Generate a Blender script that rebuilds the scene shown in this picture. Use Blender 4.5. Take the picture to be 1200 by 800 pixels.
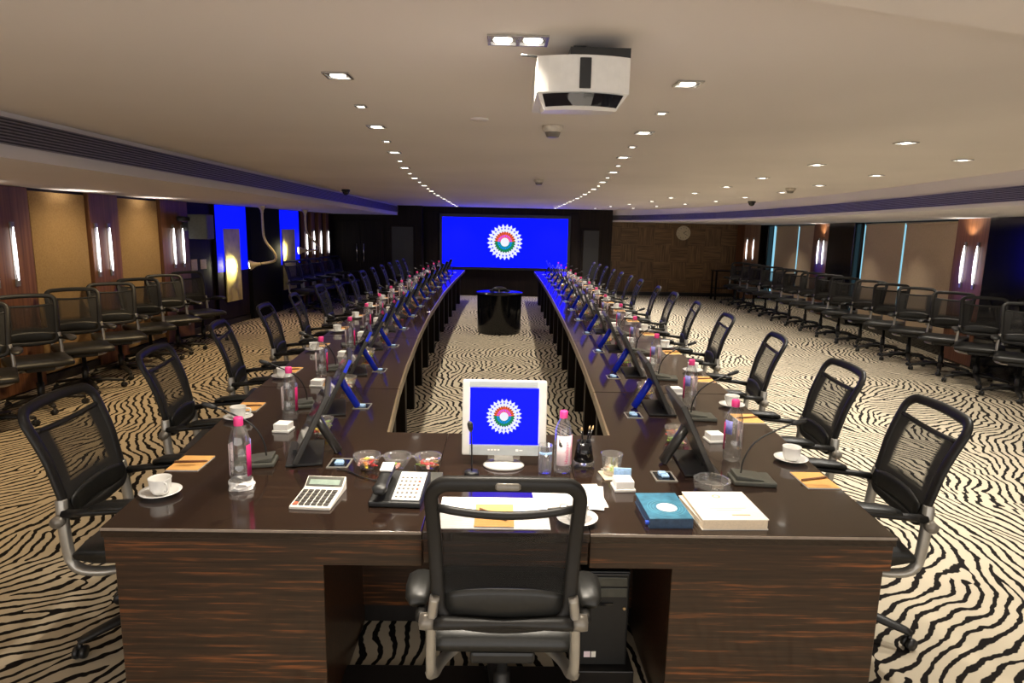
import bpy, bmesh, math, random
from mathutils import Vector, Matrix
PI = math.pi
random.seed(7)
for o in list(bpy.data.objects): bpy.data.objects.remove(o)
scene = bpy.context.scene
COL = scene.collection
# ------------------------------------------------------------------ camera, world, exposure
cam_d = bpy.data.cameras.new('camera'); cam = bpy.data.objects.new('camera', cam_d); COL.objects.link(cam)
cam_d.sensor_width = 36.0; cam_d.sensor_fit = 'HORIZONTAL'; cam_d.lens = 22.5; cam_d.clip_start = .05; cam_d.clip_end = 200
def camera_matrix(pitch, yaw, roll, loc):
    f = Vector((math.sin(yaw)*math.cos(pitch), math.cos(yaw)*math.cos(pitch), -math.sin(pitch)))
    r = Vector((math.cos(yaw), -math.sin(yaw), 0)); u = r.cross(f)
    c, s = math.cos(roll), math.sin(roll)
    r2 = c*r + s*u; u2 = -s*r + c*u
    m = Matrix((r2, u2, -f)).transposed().to_4x4(); m.translation = Vector(loc); return m
cam.matrix_world = camera_matrix(math.radians(9.8167), math.radians(.9489), math.radians(1.15), (0, 0, 1.75))
scene.camera = cam
world = bpy.data.worlds.new('world'); scene.world = world; world.use_nodes = True
world.node_tree.nodes['Background'].inputs[0].default_value = (1, .95, .90, 1)
world.node_tree.nodes['Background'].inputs[1].default_value = 2.0  # ambient fill added through the open rear of the room
vs = scene.view_settings
vs.view_transform = 'Standard'; vs.look = 'None'; vs.exposure = 0.16; vs.gamma = 1.0; vs.use_curve_mapping = False
SPOT_W, SPOT_COL = 82.0, (1, .90, .75)
CEIL = 2.34; SOF_L = 2.09; SOF_R = 2.045; FAR = 17.3; TOP = .75

# ------------------------------------------------------------------ materials
def nt(name):
    m = bpy.data.materials.new(name); m.use_nodes = True
    t = m.node_tree; return m, t, t.nodes, t.links, t.nodes['Principled BSDF']
def mat(name, col, rough=.5, metal=0.0, var=.12, scale=40.0, spec=.5, bump=0.0, coat=0.0):
    m, t, N, L, b = nt(name)
    tc = N.new('ShaderNodeTexCoord'); nz = N.new('ShaderNodeTexNoise'); nz.inputs['Scale'].default_value = scale
    L.new(tc.outputs['Object'], nz.inputs['Vector'])
    r = N.new('ShaderNodeValToRGB'); L.new(nz.outputs['Fac'], r.inputs[0])
    r.color_ramp.elements[0].position = .3; r.color_ramp.elements[1].position = .7
    r.color_ramp.elements[0].color = tuple(c*(1-var) for c in col)+(1,)
    r.color_ramp.elements[1].color = tuple(min(1, c*(1+var)) for c in col)+(1,)
    L.new(r.outputs[0], b.inputs['Base Color'])
    b.inputs['Roughness'].default_value = rough; b.inputs['Metallic'].default_value = metal
    b.inputs['Specular IOR Level'].default_value = spec; b.inputs['Coat Weight'].default_value = coat; b.inputs['Coat Roughness'].default_value = .05
    if bump:
        bp = N.new('ShaderNodeBump'); bp.inputs['Strength'].default_value = bump; bp.inputs['Distance'].default_value = .002
        L.new(nz.outputs['Fac'], bp.inputs['Height']); L.new(bp.outputs[0], b.inputs['Normal'])
    return m
def emis(name, col, s):
    m, t, N, L, b = nt(name)
    b.inputs['Base Color'].default_value = (0, 0, 0, 1); b.inputs['Specular IOR Level'].default_value = .1
    b.inputs['Emission Color'].default_value = col+(1,); b.inputs['Emission Strength'].default_value = s
    return m
def streaks(name, c0, c1, c2, axis, fine, long, rough, pos=(.35, .6, .78), coat=0.0, spec=.5, coord='Object'):
    """wood whose grain runs along axis: noise squeezed across the grain"""
    m, t, N, L, b = nt(name)
    tc = N.new('ShaderNodeTexCoord'); mp = N.new('ShaderNodeMapping')
    sc = [fine]*3; sc['xyz'.index(axis)] = long
    mp.inputs['Scale'].default_value = sc
    L.new(tc.outputs[coord], mp.inputs['Vector'])
    nz = N.new('ShaderNodeTexNoise'); nz.inputs['Scale'].default_value = 1.0; nz.inputs['Detail'].default_value = 4; nz.inputs['Roughness'].default_value = .6
    L.new(mp.outputs[0], nz.inputs['Vector'])
    r = N.new('ShaderNodeValToRGB'); e = r.color_ramp.elements
    e[0].position = pos[0]; e[0].color = c0+(1,); e[1].position = pos[2]; e[1].color = c2+(1,)
    k = e.new(pos[1]); k.color = c1+(1,)
    L.new(nz.outputs['Fac'], r.inputs[0]); L.new(r.outputs[0], b.inputs['Base Color'])
    b.inputs['Roughness'].default_value = rough; b.inputs['Coat Weight'].default_value = coat; b.inputs['Coat Roughness'].default_value = .04
    b.inputs['Specular IOR Level'].default_value = spec
    return m
def clear(name, tint=(.95, .97, .97), amount=.10, rough=.02):
    """thin clear plastic or glass: mostly see-through with Fresnel reflection"""
    m, t, N, L, b = nt(name)
    tr = N.new('ShaderNodeBsdfTransparent'); tr.inputs[0].default_value = tint+(1,)
    gl = N.new('ShaderNodeBsdfGlossy'); gl.inputs['Roughness'].default_value = rough
    lw = N.new('ShaderNodeLayerWeight'); lw.inputs['Blend'].default_value = .35
    ma = N.new('ShaderNodeMath'); ma.operation = 'MULTIPLY_ADD'; ma.inputs[1].default_value = .6; ma.inputs[2].default_value = amount; ma.use_clamp = True
    L.new(lw.outputs['Facing'], ma.inputs[0])
    df = N.new('ShaderNodeBsdfDiffuse'); df.inputs[0].default_value = (.9, .92, .93, 1); m2 = N.new('ShaderNodeMixShader'); m2.inputs[0].default_value = .12; L.new(gl.outputs[0], m2.inputs[1]); L.new(df.outputs[0], m2.inputs[2])
    mx = N.new('ShaderNodeMixShader'); L.new(ma.outputs[0], mx.inputs[0]); L.new(tr.outputs[0], mx.inputs[1]); L.new(m2.outputs[0], mx.inputs[2])
    L.new(mx.outputs[0], N['Material Output'].inputs[0]); return m
def carpet():
    """zebra stripes: Gabor phase with a slowly turning direction and a ragged edge"""
    m, t, N, L, b = nt('zebra_carpet')
    tc = N.new('ShaderNodeTexCoord')
    nz = N.new('ShaderNodeTexNoise'); nz.inputs['Scale'].default_value = .55; nz.inputs['Detail'].default_value = 1.0
    L.new(tc.outputs['Object'], nz.inputs['Vector'])
    an = N.new('ShaderNodeMath'); an.operation = 'MULTIPLY_ADD'; an.inputs[1].default_value = 5.5; an.inputs[2].default_value = -2.75; L.new(nz.outputs['Fac'], an.inputs[0])
    prev = tc.outputs['Object']
    for sc, am in ((3.0, .16), (22, .022)):
        n2 = N.new('ShaderNodeTexNoise'); n2.inputs['Scale'].default_value = sc; n2.inputs['Detail'].default_value = 1
        L.new(tc.outputs['Object'], n2.inputs['Vector'])
        v3 = N.new('ShaderNodeVectorMath'); v3.operation = 'SUBTRACT'; v3.inputs[1].default_value = (.5, .5, .5); L.new(n2.outputs['Color'], v3.inputs[0])
        v4 = N.new('ShaderNodeVectorMath'); v4.operation = 'MULTIPLY'; v4.inputs[1].default_value = (am, am, 0); L.new(v3.outputs[0], v4.inputs[0])
        ad = N.new('ShaderNodeVectorMath'); L.new(prev, ad.inputs[0]); L.new(v4.outputs[0], ad.inputs[1]); prev = ad.outputs[0]
    g = N.new('ShaderNodeTexGabor'); g.gabor_type = '2D'
    g.inputs['Scale'].default_value = 2.3; g.inputs['Frequency'].default_value = 7.0; g.inputs['Anisotropy'].default_value = 1.0
    L.new(an.outputs[0], g.inputs['Orientation']); L.new(prev, g.inputs['Vector'])
    s1 = N.new('ShaderNodeMath'); s1.operation = 'SUBTRACT'; s1.inputs[1].default_value = .5; L.new(g.outputs['Phase'], s1.inputs[0])
    s2 = N.new('ShaderNodeMath'); s2.operation = 'ABSOLUTE'; L.new(s1.outputs[0], s2.inputs[0])
    r = N.new('ShaderNodeValToRGB'); e = r.color_ramp.elements
    e[0].position = .155; e[0].color = (.010, .008, .007, 1); e[1].position = .195; e[1].color = (.50, .43, .32, 1)
    L.new(s2.outputs[0], r.inputs[0]); L.new(r.outputs[0], b.inputs['Base Color'])
    b.inputs['Roughness'].default_value = .95; b.inputs['Specular IOR Level'].default_value = .1
    return m
def mesh_cloth(name, base, rim):
    """open woven net, sheer in the middle of the back and denser round the rim"""
    m, t, N, L, b = nt(name)
    b.inputs['Base Color'].default_value = (.012, .011, .010, 1); b.inputs['Roughness'].default_value = .8
    tc = N.new('ShaderNodeTexCoord'); sx = N.new('ShaderNodeSeparateXYZ'); L.new(tc.outputs['Object'], sx.inputs[0])
    ax = N.new('ShaderNodeMath'); ax.operation = 'ABSOLUTE'; L.new(sx.outputs['X'], ax.inputs[0])
    mr = N.new('ShaderNodeMapRange'); mr.inputs['From Min'].default_value = .115; mr.inputs['From Max'].default_value = .15; mr.inputs['To Min'].default_value = 0; mr.inputs['To Max'].default_value = 1
    L.new(ax.outputs[0], mr.inputs['Value'])
    mz = N.new('ShaderNodeMapRange'); mz.inputs['From Min'].default_value = .71; mz.inputs['From Max'].default_value = .76; mz.inputs['To Min'].default_value = 1; mz.inputs['To Max'].default_value = 0
    L.new(sx.outputs['Z'], mz.inputs['Value'])
    mm = N.new('ShaderNodeMath'); mm.operation = 'MAXIMUM'; L.new(mr.outputs[0], mm.inputs[0]); L.new(mz.outputs[0], mm.inputs[1])
    w = N.new('ShaderNodeTexWave'); w.inputs['Scale'].default_value = 60; w.bands_direction = 'Z'; L.new(tc.outputs['Object'], w.inputs['Vector'])
    f0 = N.new('ShaderNodeMath'); f0.operation = 'MULTIPLY_ADD'; f0.inputs[1].default_value = rim; f0.inputs[2].default_value = base; L.new(mm.outputs[0], f0.inputs[0])
    f1 = N.new('ShaderNodeMath'); f1.operation = 'MULTIPLY_ADD'; f1.inputs[1].default_value = .10; f1.use_clamp = True; L.new(w.outputs['Fac'], f1.inputs[0]); L.new(f0.outputs[0], f1.inputs[2])
    tr = N.new('ShaderNodeBsdfTransparent'); mx = N.new('ShaderNodeMixShader')
    L.new(f1.outputs[0], mx.inputs[0]); L.new(tr.outputs[0], mx.inputs[1]); L.new(b.outputs[0], mx.inputs[2]); L.new(mx.outputs[0], N['Material Output'].inputs[0])
    return m
def parquet():
    m, t, N, L, b = nt('parquet_panelling')
    tc = N.new('ShaderNodeTexCoord')
    ck = N.new('ShaderNodeTexChecker'); ck.inputs['Scale'].default_value = 2.1
    L.new(tc.outputs['Object'], ck.inputs['Vector'])
    outs = []
    for sc in ((2.0, 1, 40), (40, 1, 2.0)):
        mp = N.new('ShaderNodeMapping'); mp.inputs['Scale'].default_value = sc; L.new(tc.outputs['Object'], mp.inputs[0])
        nz = N.new('ShaderNodeTexNoise'); nz.inputs['Scale'].default_value = 1; L.new(mp.outputs[0], nz.inputs['Vector']); outs.append(nz)
    mx = N.new('ShaderNodeMix'); L.new(ck.outputs['Fac'], mx.inputs[0]); L.new(outs[0].outputs['Fac'], mx.inputs[2]); L.new(outs[1].outputs['Fac'], mx.inputs[3])
    r = N.new('ShaderNodeValToRGB'); e = r.color_ramp.elements
    e[0].position = .3; e[0].color = (.085, .046, .018, 1); e[1].position = .7; e[1].color = (.26, .145, .058, 1)
    L.new(mx.outputs[0], r.inputs[0]); L.new(r.outputs[0], b.inputs['Base Color']); b.inputs['Roughness'].default_value = .45
    return m
M = dict(
    carpet=carpet(), net=mesh_cloth('chair_net', .60, .38), sheer=mesh_cloth('sheer_chair_net', .46, .06), parquet=parquet(),
    ceiling=mat('ceiling_paint', (.80, .74, .69), .85, var=.05, scale=.7, spec=.2),
    soffit=mat('soffit_paint', (.78, .74, .75), .85, var=.03, scale=.7, spec=.2),
    grille=mat('grille_dark', (.05, .048, .055), .5), slat=mat('grille_slat', (.30, .28, .30), .4, .4),
    table=streaks('wenge_top', (.013, .007, .005), (.026, .014, .009), (.082, .036, .016), 'x', 120, 1.6, .13, coat=.25, spec=.5),
    tablewing=streaks('wenge_top_wing', (.022, .012, .008), (.038, .021, .013), (.066, .035, .019), 'y', 110, 1.4, .09, coat=.25, spec=.5),
    ebony=streaks('ebony_veneer', (.018, .009, .005), (.042, .020, .010), (.26, .085, .024), 'x', 85, 3.2, .28, pos=(.34, .56, .76), coat=.15),
    edge=mat('table_edge_band', (.20, .145, .085), .3, var=.1), edge2=mat('table_edge_dark', (.28, .23, .19), .3),  # edge2 paints the highlight along the head table's front edge
    darkwood=streaks('dark_wood', (.007, .004, .003), (.013, .008, .005), (.032, .018, .010), 'z', 45, 1.0, .55, spec=.18),
    pilaster=streaks('pilaster_wood', (.11, .040, .014), (.19, .075, .028), (.30, .13, .05), 'z', 40, .8, .5),
    fabric=mat('fabric_panel', (.34, .215, .095), .9, var=.12, scale=70, spec=.1, bump=.3),
    blackgloss=mat('black_lacquer', (.006, .006, .007), .12, var=.05), black=mat('black_plastic', (.014, .014, .014), .42, var=.1),
    frame=mat('chair_frame', (.014, .013, .012), .45, var=.1, spec=.35), leather=mat('black_leather', (.011, .011, .010), .42, var=.2, scale=60, bump=.15),
    silver=mat('silver_paint', (.42, .40, .36), .35, .6, var=.04), matteblack=mat('matte_black', (.008, .008, .008), .8, spec=.1), chrome=mat('brushed_steel', (.55, .54, .52), .25, 1.0, var=.05), plate=mat('grey_plate', (.22, .20, .17), .35, .3),
    white=mat('white_porcelain', (.86, .85, .82), .15, var=.02), whitepl=mat('white_plastic', (.82, .81, .78), .4, var=.02), paper=mat('white_paper', (.90, .88, .85), .8, var=.02),
    cream=mat('cream_cover', (.88, .83, .74), .6, var=.02), creampage=mat('cream_pages', (.80, .66, .48), .8, var=.06, scale=200),
    tan=mat('tan_notepad', (.84, .44, .13), .7, var=.05), brown=mat('brown_edge', (.20, .09, .04), .6),
    pink=mat('pink_cap', (.86, .05, .26), .4, var=.04), pinklab=mat('pink_label', (.60, .02, .16), .4, var=.08), lilac=mat('lilac_label', (.30, .30, .75), .4, var=.2, scale=90), paleink=mat('pale_pink_label', (.90, .74, .78), .4, var=.03),
    bottle=clear('clear_bottle', (.98, .985, .99), .14), glass=clear('clear_glass', (.98, .985, .98), .18),
    teal=mat('book_blue', (.05, .19, .30), .35, var=.3, scale=30), tealdk=mat('book_blue_dark', (.035, .07, .13), .4, var=.2, scale=60), ring=mat('book_ring', (.12, .38, .52), .4), ribbon=mat('blue_ribbon', (.05, .12, .75), .5),
    gold=mat('gold_print', (.62, .42, .20), .4, .3), goldpanel=mat('gilded_panel', (.62, .50, .17), .4, .2, var=.15, scale=8),
    screenblue=emis('screen_blue', (.0006, .0022, 1.0), 3.2), ledblue=emis('blue_backlit', (.0016, .006, 1.0), 1.2),  # ledblue paints the screen's reflection in the left columns, no backlight
    ewhite=emis('emblem_white', (.80, .82, 1.0), 1.0), eorange=emis('emblem_orange', (.95, .12, .03), .9), egreen=emis('emblem_green', (.005, .30, .11), .9), edark=emis('emblem_dark', (.03, .02, .02), 1.0),
    mon=mat('monitor_grey', (.035, .033, .03), .30, var=.1), monwhite=mat('monitor_white', (.60, .585, .55), .35, var=.03), mongrey=mat('monitor_silver', (.38, .41, .42), .3, .3, var=.03),
    scrdark=mat('dark_display', (.008, .009, .012), .08, var=.1), bluepl=mat('blue_plastic', (.008, .035, .80), .25, var=.1), paleblue=mat('pale_blue_card', (.35, .55, .85), .5, var=.2, scale=90),  # the blue colours an inlay and paints the screen's reflection on struts
    mic=mat('mic_olive_grey', (.075, .075, .062), .4, var=.1), lcd=mat('calculator_lcd', (.28, .36, .30), .3), key=mat('dark_keys', (.06, .055, .05), .5), keyred=mat('red_key', (.65, .12, .06), .5),
    lampglow=emis('lamp_glow', (1, .93, .80), 5.5), sconceglow=emis('sconce_glow', (1, .95, .97), 4.5), bulb=emis('bulb_glow', (1, .95, .70), 9.0),
    lampcream=mat('lamp_cream', (.62, .52, .30), .45), blind=mat('blind_cloth', (.52, .40, .27), .9, var=.06, scale=60, spec=.1), daylight=emis('daylight_gap', (.32, .72, .92), .85),
    tvgrey=mat('speaker_grey', (.09, .10, .09), .5), beige=mat('beige_switch', (.60, .48, .38), .5), clockface=mat('clock_face', (.70, .60, .42), .5), lens=mat('projector_glass', (.012, .012, .016), .04),
    projwhite=mat('projector_shell', (.74, .72, .68), .45, var=.03), detector=mat('detector_plastic', (.62, .56, .47), .5), skirting=mat('skirting', (.012, .010, .009), .4),
)
CANDY = [mat('candy_'+n, c, .3, var=.25, scale=90) for n, c in (('red', (.75, .05, .05)), ('yellow', (.85, .62, .08)), ('green', (.35, .55, .12)), ('white', (.85, .82, .75)), ('orange', (.85, .33, .10)), ('pink', (.85, .45, .42)))]

# ------------------------------------------------------------------ mesh builder
class MB:
    def __init__(s): s.v = []; s.f = []; s.m = []; s.sm = []; s.mi = 0
    def add(s, vs, fs, smooth=False, mtx=None):
        k = len(s.v)
        s.v += [tuple(mtx @ Vector(p)) if mtx else tuple(p) for p in vs]
        for f in fs: s.f.append(tuple(i+k for i in f)); s.m.append(s.mi); s.sm.append(smooth)
        return s
    def box(s, x0, x1, y0, y1, z0, z1, mtx=None):
        v = [(x, y, z) for z in (z0, z1) for y in (y0, y1) for x in (x0, x1)]
        return s.add(v, [(0, 2, 3, 1), (4, 5, 7, 6), (0, 1, 5, 4), (2, 6, 7, 3), (0, 4, 6, 2), (1, 3, 7, 5)], False, mtx)
    def prism(s, pts, z0, z1, mtx=None, smooth=False):
        n = len(pts)
        a = sum(pts[i][0]*pts[(i+1) % n][1]-pts[(i+1) % n][0]*pts[i][1] for i in range(n))
        if a < 0: pts = pts[::-1]
        v = [(x, y, z0) for x, y in pts]+[(x, y, z1) for x, y in pts]
        s.add(v, [tuple(range(n-1, -1, -1)), tuple(range(n, 2*n))], False, mtx)
        k = len(s.v)-2*n
        for i in range(n):
            j = (i+1) % n; s.f.append((k+i, k+j, k+n+j, k+n+i)); s.m.append(s.mi); s.sm.append(smooth)
        return s
    def lathe(s, prof, seg=20, mtx=None, cap0=False, cap1=False):
        v = [(r*math.cos(2*PI*i/seg), r*math.sin(2*PI*i/seg), z) for r, z in prof for i in range(seg)]
        f = [(j*seg+i, j*seg+(i+1) % seg, (j+1)*seg+(i+1) % seg, (j+1)*seg+i) for j in range(len(prof)-1) for i in range(seg)]
        if cap0: f.append(tuple(range(seg-1, -1, -1)))
        if cap1: f.append(tuple(range((len(prof)-1)*seg, len(prof)*seg)))
        return s.add(v, f, True, mtx)
    def sweep(s, pts, a, b=None, n=8, closed=False, side=None, taper=None, sq=1.0, mtx=None):
        """section a (across) x b (along the side vector) carried along pts; side: fixed vector or function(i)"""
        P = [Vector(p) for p in pts]; N_ = len(P); rings = []
        b = a if b is None else b
        prev = None
        for i in range(N_):
            if closed: t = (P[(i+1) % N_]-P[i-1])
            else: t = P[min(i+1, N_-1)]-P[max(i-1, 0)]
            t = t.normalized()
            if side is not None: w = Vector(side(i) if callable(side) else side)
            else:
                w = prev if prev is not None else (Vector((0, 0, 1)) if abs(t.z) < .9 else Vector((1, 0, 0)))
            w = (w-t*w.dot(t)).normalized(); prev = w; u = t.cross(w)
            k = taper[i] if taper else 1.0
            ring = []
            for j in range(n):
                an = 2*PI*(j+.5)/n; c, si = math.cos(an), math.sin(an)
                c = math.copysign(abs(c)**sq, c); si = math.copysign(abs(si)**sq, si)
                ring.append(P[i]+u*(a*k*c)+w*(b*k*si))
            rings.append(ring)
        v = [p for r in rings for p in r]; f = []
        for i in range(N_ if closed else N_-1):
            i2 = (i+1) % N_
            for j in range(n): f.append((i*n+j, i*n+(j+1) % n, i2*n+(j+1) % n, i2*n+j))
        if not closed: f += [tuple(range(n-1, -1, -1)), tuple(range((N_-1)*n, N_*n))]
        return s.add(v, f, True, mtx)
    def ball(s, c, r, sc=(1, 1, 1), seg=10, rg=6, mtx=None):
        prof = [(max(1e-4, math.sin(PI*k/rg))*r, -math.cos(PI*k/rg)*r) for k in range(rg+1)]
        v = [(c[0]+q*math.cos(2*PI*i/seg)*sc[0], c[1]+q*math.sin(2*PI*i/seg)*sc[1], c[2]+z*sc[2]) for q, z in prof for i in range(seg)]
        f = [(j*seg+i, j*seg+(i+1) % seg, (j+1)*seg+(i+1) % seg, (j+1)*seg+i) for j in range(rg) for i in range(seg)]
        return s.add(v, f, True, mtx)
    def build(s, name, mats, parent=None, bevel=0.0, seg=2, loc=None, rz=None):
        me = bpy.data.meshes.new(name); me.from_pydata(s.v, [], s.f)
        for m in (mats if isinstance(mats, (list, tuple)) else [mats]): me.materials.append(m)
        me.polygons.foreach_set('material_index', s.m); me.polygons.foreach_set('use_smooth', s.sm)
        bm = bmesh.new(); bm.from_mesh(me)
        bmesh.ops.recalc_face_normals(bm, faces=bm.faces)
        if bevel:
            ed = [e for e in bm.edges if len(e.link_faces) == 2 and e.calc_face_angle(0) > .9]
            bmesh.ops.bevel(bm, geom=ed, offset=bevel, segments=seg, profile=.5, affect='EDGES', clamp_overlap=True)
        bm.to_mesh(me); bm.free(); me.update()
        o = bpy.data.objects.new(name, me); COL.objects.link(o)
        if parent: o.parent = parent
        if loc: o.location = loc
        if rz is not None: o.rotation_euler.z = rz
        return o
def tag(o, label, cat, group=None, kind=None):
    if label: o['label'] = label
    if cat: o['category'] = cat
    if group: o['group'] = group
    if kind: o['kind'] = kind
    return o
def thing(name, label, cat, loc=(0, 0, 0), rz=0.0, group=None):
    o = bpy.data.objects.new(name, None); COL.objects.link(o); o.empty_display_size = .05
    o.location = loc; o.rotation_euler.z = rz
    return tag(o, label, cat, group)
def struct(o): o['kind'] = 'structure'; return o
KIDS = {}
def kids(o): return [c for c in bpy.data.objects if c.parent == o]
def snapshot(o):
    ch = kids(o); KIDS[o.name] = [c for c in ch]
    for c in ch: snapshot(c)
def dup(o, label=None, group=None, loc=None, rz=None, parent=None):
    c = o.copy(); COL.objects.link(c)
    if parent: c.parent = parent
    if loc is not None: c.location = loc
    if rz is not None: c.rotation_euler.z = rz
    if label: c['label'] = label
    if group: c['group'] = group
    for k in KIDS.get(o.name, ()): dup(k, parent=c)
    return c
class Proto:
    """first call uses the built thing itself, later calls copy it"""
    def __init__(s, o): s.o = o; s.used = False; snapshot(o)
    def put(s, label, loc, rz=0.0, group=None):
        if not s.used:
            s.used = True; o = s.o; o['label'] = label; o.location = loc; o.rotation_euler.z = rz
            if group: o['group'] = group
            return o
        return dup(s.o, label, group, loc, rz)
def light(name, kind, loc, energy, col, parent=None, **kw):
    d = bpy.data.lights.new(name, kind); d.energy = energy; d.color = col
    for k, v in kw.items(): setattr(d, k, v)
    o = bpy.data.objects.new(name, d); COL.objects.link(o); o.location = loc
    if parent: o.parent = parent
    return o
def aim(o, d): o.rotation_euler = Vector(d).to_track_quat('-Z', 'Y').to_euler()
def lerp(tab, y):
    if y <= tab[0][0]: return tab[0][1]
    for (a, b), (c, d) in zip(tab, tab[1:]):
        if y <= c: return b+(d-b)*(y-a)/(c-a)
    return tab[-1][1]
ORD = 'first second third fourth fifth sixth seventh eighth ninth tenth eleventh twelfth thirteenth fourteenth fifteenth sixteenth seventeenth eighteenth nineteenth twentieth'.split()
ORD += ['twenty-'+w for w in ORD[:9]]

# ------------------------------------------------------------------ room shell
WL = [(-4.95, -2.5), (-4.95, 10.2), (-4.4, 16.9)]                    # left wall line
WR = [(5.15, -2.5), (6.5, 8.05), (7.4, 15.2), (7.4, 18.3)]           # right wall line
def wallx(W, y):
    return lerp([(b, a) for a, b in W], y)
struct(MB().prism([(-5.2, -2.5), (7.7, -2.5), (7.7, 18.5), (-5.2, 18.5)], -.06, 0).build('floor', M['carpet']))
b = MB().prism([(-5.2, -2.5), (7.7, -2.5), (7.7, 18.5), (-5.2, 18.5)], CEIL, CEIL+.1)
struct(b.build('ceiling', M['ceiling']))
struct(MB().prism([(-1.6, -2.5), (5.3, -2.5), (5.3, 2.98), (1.36, 1.77), (.68, 1.56), (-1.6, .85)], CEIL-.06, CEIL-.002).build('ceiling_step', M['ceiling']))
b = MB().prism([(-5.25, -2.5), (-4.95, -2.5), (-4.95, 10.2), (-4.4, 16.9), (-4.4, 17.2), (-5.25, 17.2)], 0, SOF_L)
struct(b.build('wall_left', M['darkwood']))
b = MB().prism([(5.15, -2.5), (6.5, 8.05), (7.4, 15.2), (7.4, 18.3), (7.7, 18.3), (7.7, -2.5)], 0, SOF_R)
struct(b.build('wall_right', M['blackgloss']))
struct(MB().box(-4.5, -2.12, 16.95, 17.299, 0, CEIL).build('wall_far_left', M['darkwood']))
struct(MB().box(-4.4, 2.9, 17.3, 17.5, 0, CEIL).build('wall_far', M['darkwood']))
struct(MB().box(2.9, 7.4, 18.3, 18.5, 0, CEIL).build('wall_far_right', M['parquet']))
struct(MB().box(2.7, 2.9, 17.5, 18.4, 0, CEIL).build('wall_return', M['darkwood']))
struct(MB().box(2.9, 7.4, 18.27, 18.298, 0, .10).build('baseboard_far', M['skirting']))
struct(MB().prism([(-4.94, -2.4), (-4.92, -2.4), (-4.92, 10.2), (-4.375, 16.9), (-4.4, 16.9), (-4.95, 10.2)], 0, .10).build('baseboard_left', M['skirting']))
# dropped soffits along both sides with a slotted air grille in their faces
SL = [(-2.75, -2.5), (-2.75, 17.3)]
SR = [(4.05, -2.5), (4.12, 2.0), (4.35, 5.4), (4.55, 7.5), (4.62, 9.2), (4.60, 11.5), (4.42, 13.5), (4.0, 15.5), (3.35, 17.0), (2.9, 17.5)]
struct(MB().prism([(-5.2, -2.5), (-2.75, -2.5), (-2.75, 17.3), (-5.2, 17.3)], SOF_L, CEIL-.001).build('ceiling_soffit_left', M['soffit']))
struct(MB().prism(SR+[(2.9, 18.4), (7.7, 18.4), (7.7, -2.5)], SOF_R, CEIL-.001).build('ceiling_soffit_right', M['soffit']))
def subdiv(pts, step=.5):
    out = []
    for (x0, y0), (x1, y1) in zip(pts, pts[1:]):
        n = max(1, int(math.hypot(x1-x0, y1-y0)/step))
        out += [(x0+(x1-x0)*i/n, y0+(y1-y0)*i/n) for i in range(n)]
    return out+[pts[-1]]
def smoothpts(pts, it=2):
    for _ in range(it):
        q = [pts[0]]
        for a, c in zip(pts, pts[1:]):
            q += [tuple(a[i]*.75+c[i]*.25 for i in range(len(a))), tuple(a[i]*.25+c[i]*.75 for i in range(len(a)))]
        pts = q+[pts[-1]]
    return pts
def grille(name, line, sgn, z0, z1, label):
    g = thing(name, label, 'air grille')
    b = MB()
    def band(za, zb, o0, o1):
        for (x0, y0), (x1, y1) in zip(line, line[1:]):
            b.add([(x0+sgn*o0, y0, za), (x1+sgn*o0, y1, za), (x1+sgn*o1, y1, za), (x0+sgn*o1, y0, za), (x0+sgn*o0, y0, zb), (x1+sgn*o0, y1, zb), (x1+sgn*o1, y1, zb), (x0+sgn*o1, y0, zb)],
                  [(0, 1, 2, 3), (4, 7, 6, 5), (0, 4, 5, 1), (3, 2, 6, 7)])
    band(z0, z1, .002, .006); b.build('backing', M['grille'], g)
    b = MB(); n = 8
    for i in range(n+1):
        z = z0+(z1-z0)*i/n; band(z-.003, z+.003, .007, .018)
    b.build('slat', M['slat'], g)
    return g
grille('air_grille', SL, 1, 2.165, 2.305, 'long dark slotted air grille in the face of the left ceiling soffit')
grille('air_grille', SR, -1, 2.085, 2.205, 'long curved slotted air grille in the face of the right ceiling soffit')

# left wall: pilasters and fabric panels
def wpos(W, y, off):
    """point on a wall line at y, pushed off metres into the room, and the angle whose local +Y looks into the room"""
    for (x0, y0), (x1, y1) in zip(W, W[1:]):
        if y <= y1: break
    t = (y-y0)/(y1-y0); d = Vector((x1-x0, y1-y0, 0)).normalized(); n = Vector((d.y, -d.x, 0))
    if W is WR: n = -n
    p = Vector((x0+(x1-x0)*t, y, 0))+n*off
    return p, math.atan2(-n.x, n.y)
def wall_box(W, y0, y1, z0, z1, t0, t1, name, m, parent=None, bevel=0):
    p, a = wpos(W, (y0+y1)/2, 0); w = (y1-y0)/2
    o = MB().box(-w, w, t0, t1, z0, z1).build(name, m, parent, bevel)
    o.location = p; o.rotation_euler.z = a; return o
n = 0
for y0, y1 in ((2.9, 3.6), (4.45, 5.2), (6.1, 6.79), (7.77, 8.34), (9.36, 10.15)):
    n += 1; struct(wall_box(WL, y0, y1, .02, SOF_L-.002, .002, .06, 'trim_%d' % n, M['pilaster'], bevel=.004))
for i, (y0, y1) in enumerate(((3.64, 4.42), (5.24, 6.06), (6.83, 7.73), (8.38, 9.32))):
    o = wall_box(WL, y0, y1, .12, SOF_L-.03, .002, .035, 'fabric_wall_panel', M['fabric'], bevel=.006)
    tag(o, ['tan woven fabric wall panel nearest the camera, mostly out of view', 'tan woven fabric wall panel before the nearest visible wood pilaster', 'tan woven fabric wall panel, wider nearer one between two wood pilasters', 'tan woven fabric wall panel, farther narrower one before the corner speaker'][i], 'wall panel', 'tan fabric panels on the left wall')
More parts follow.
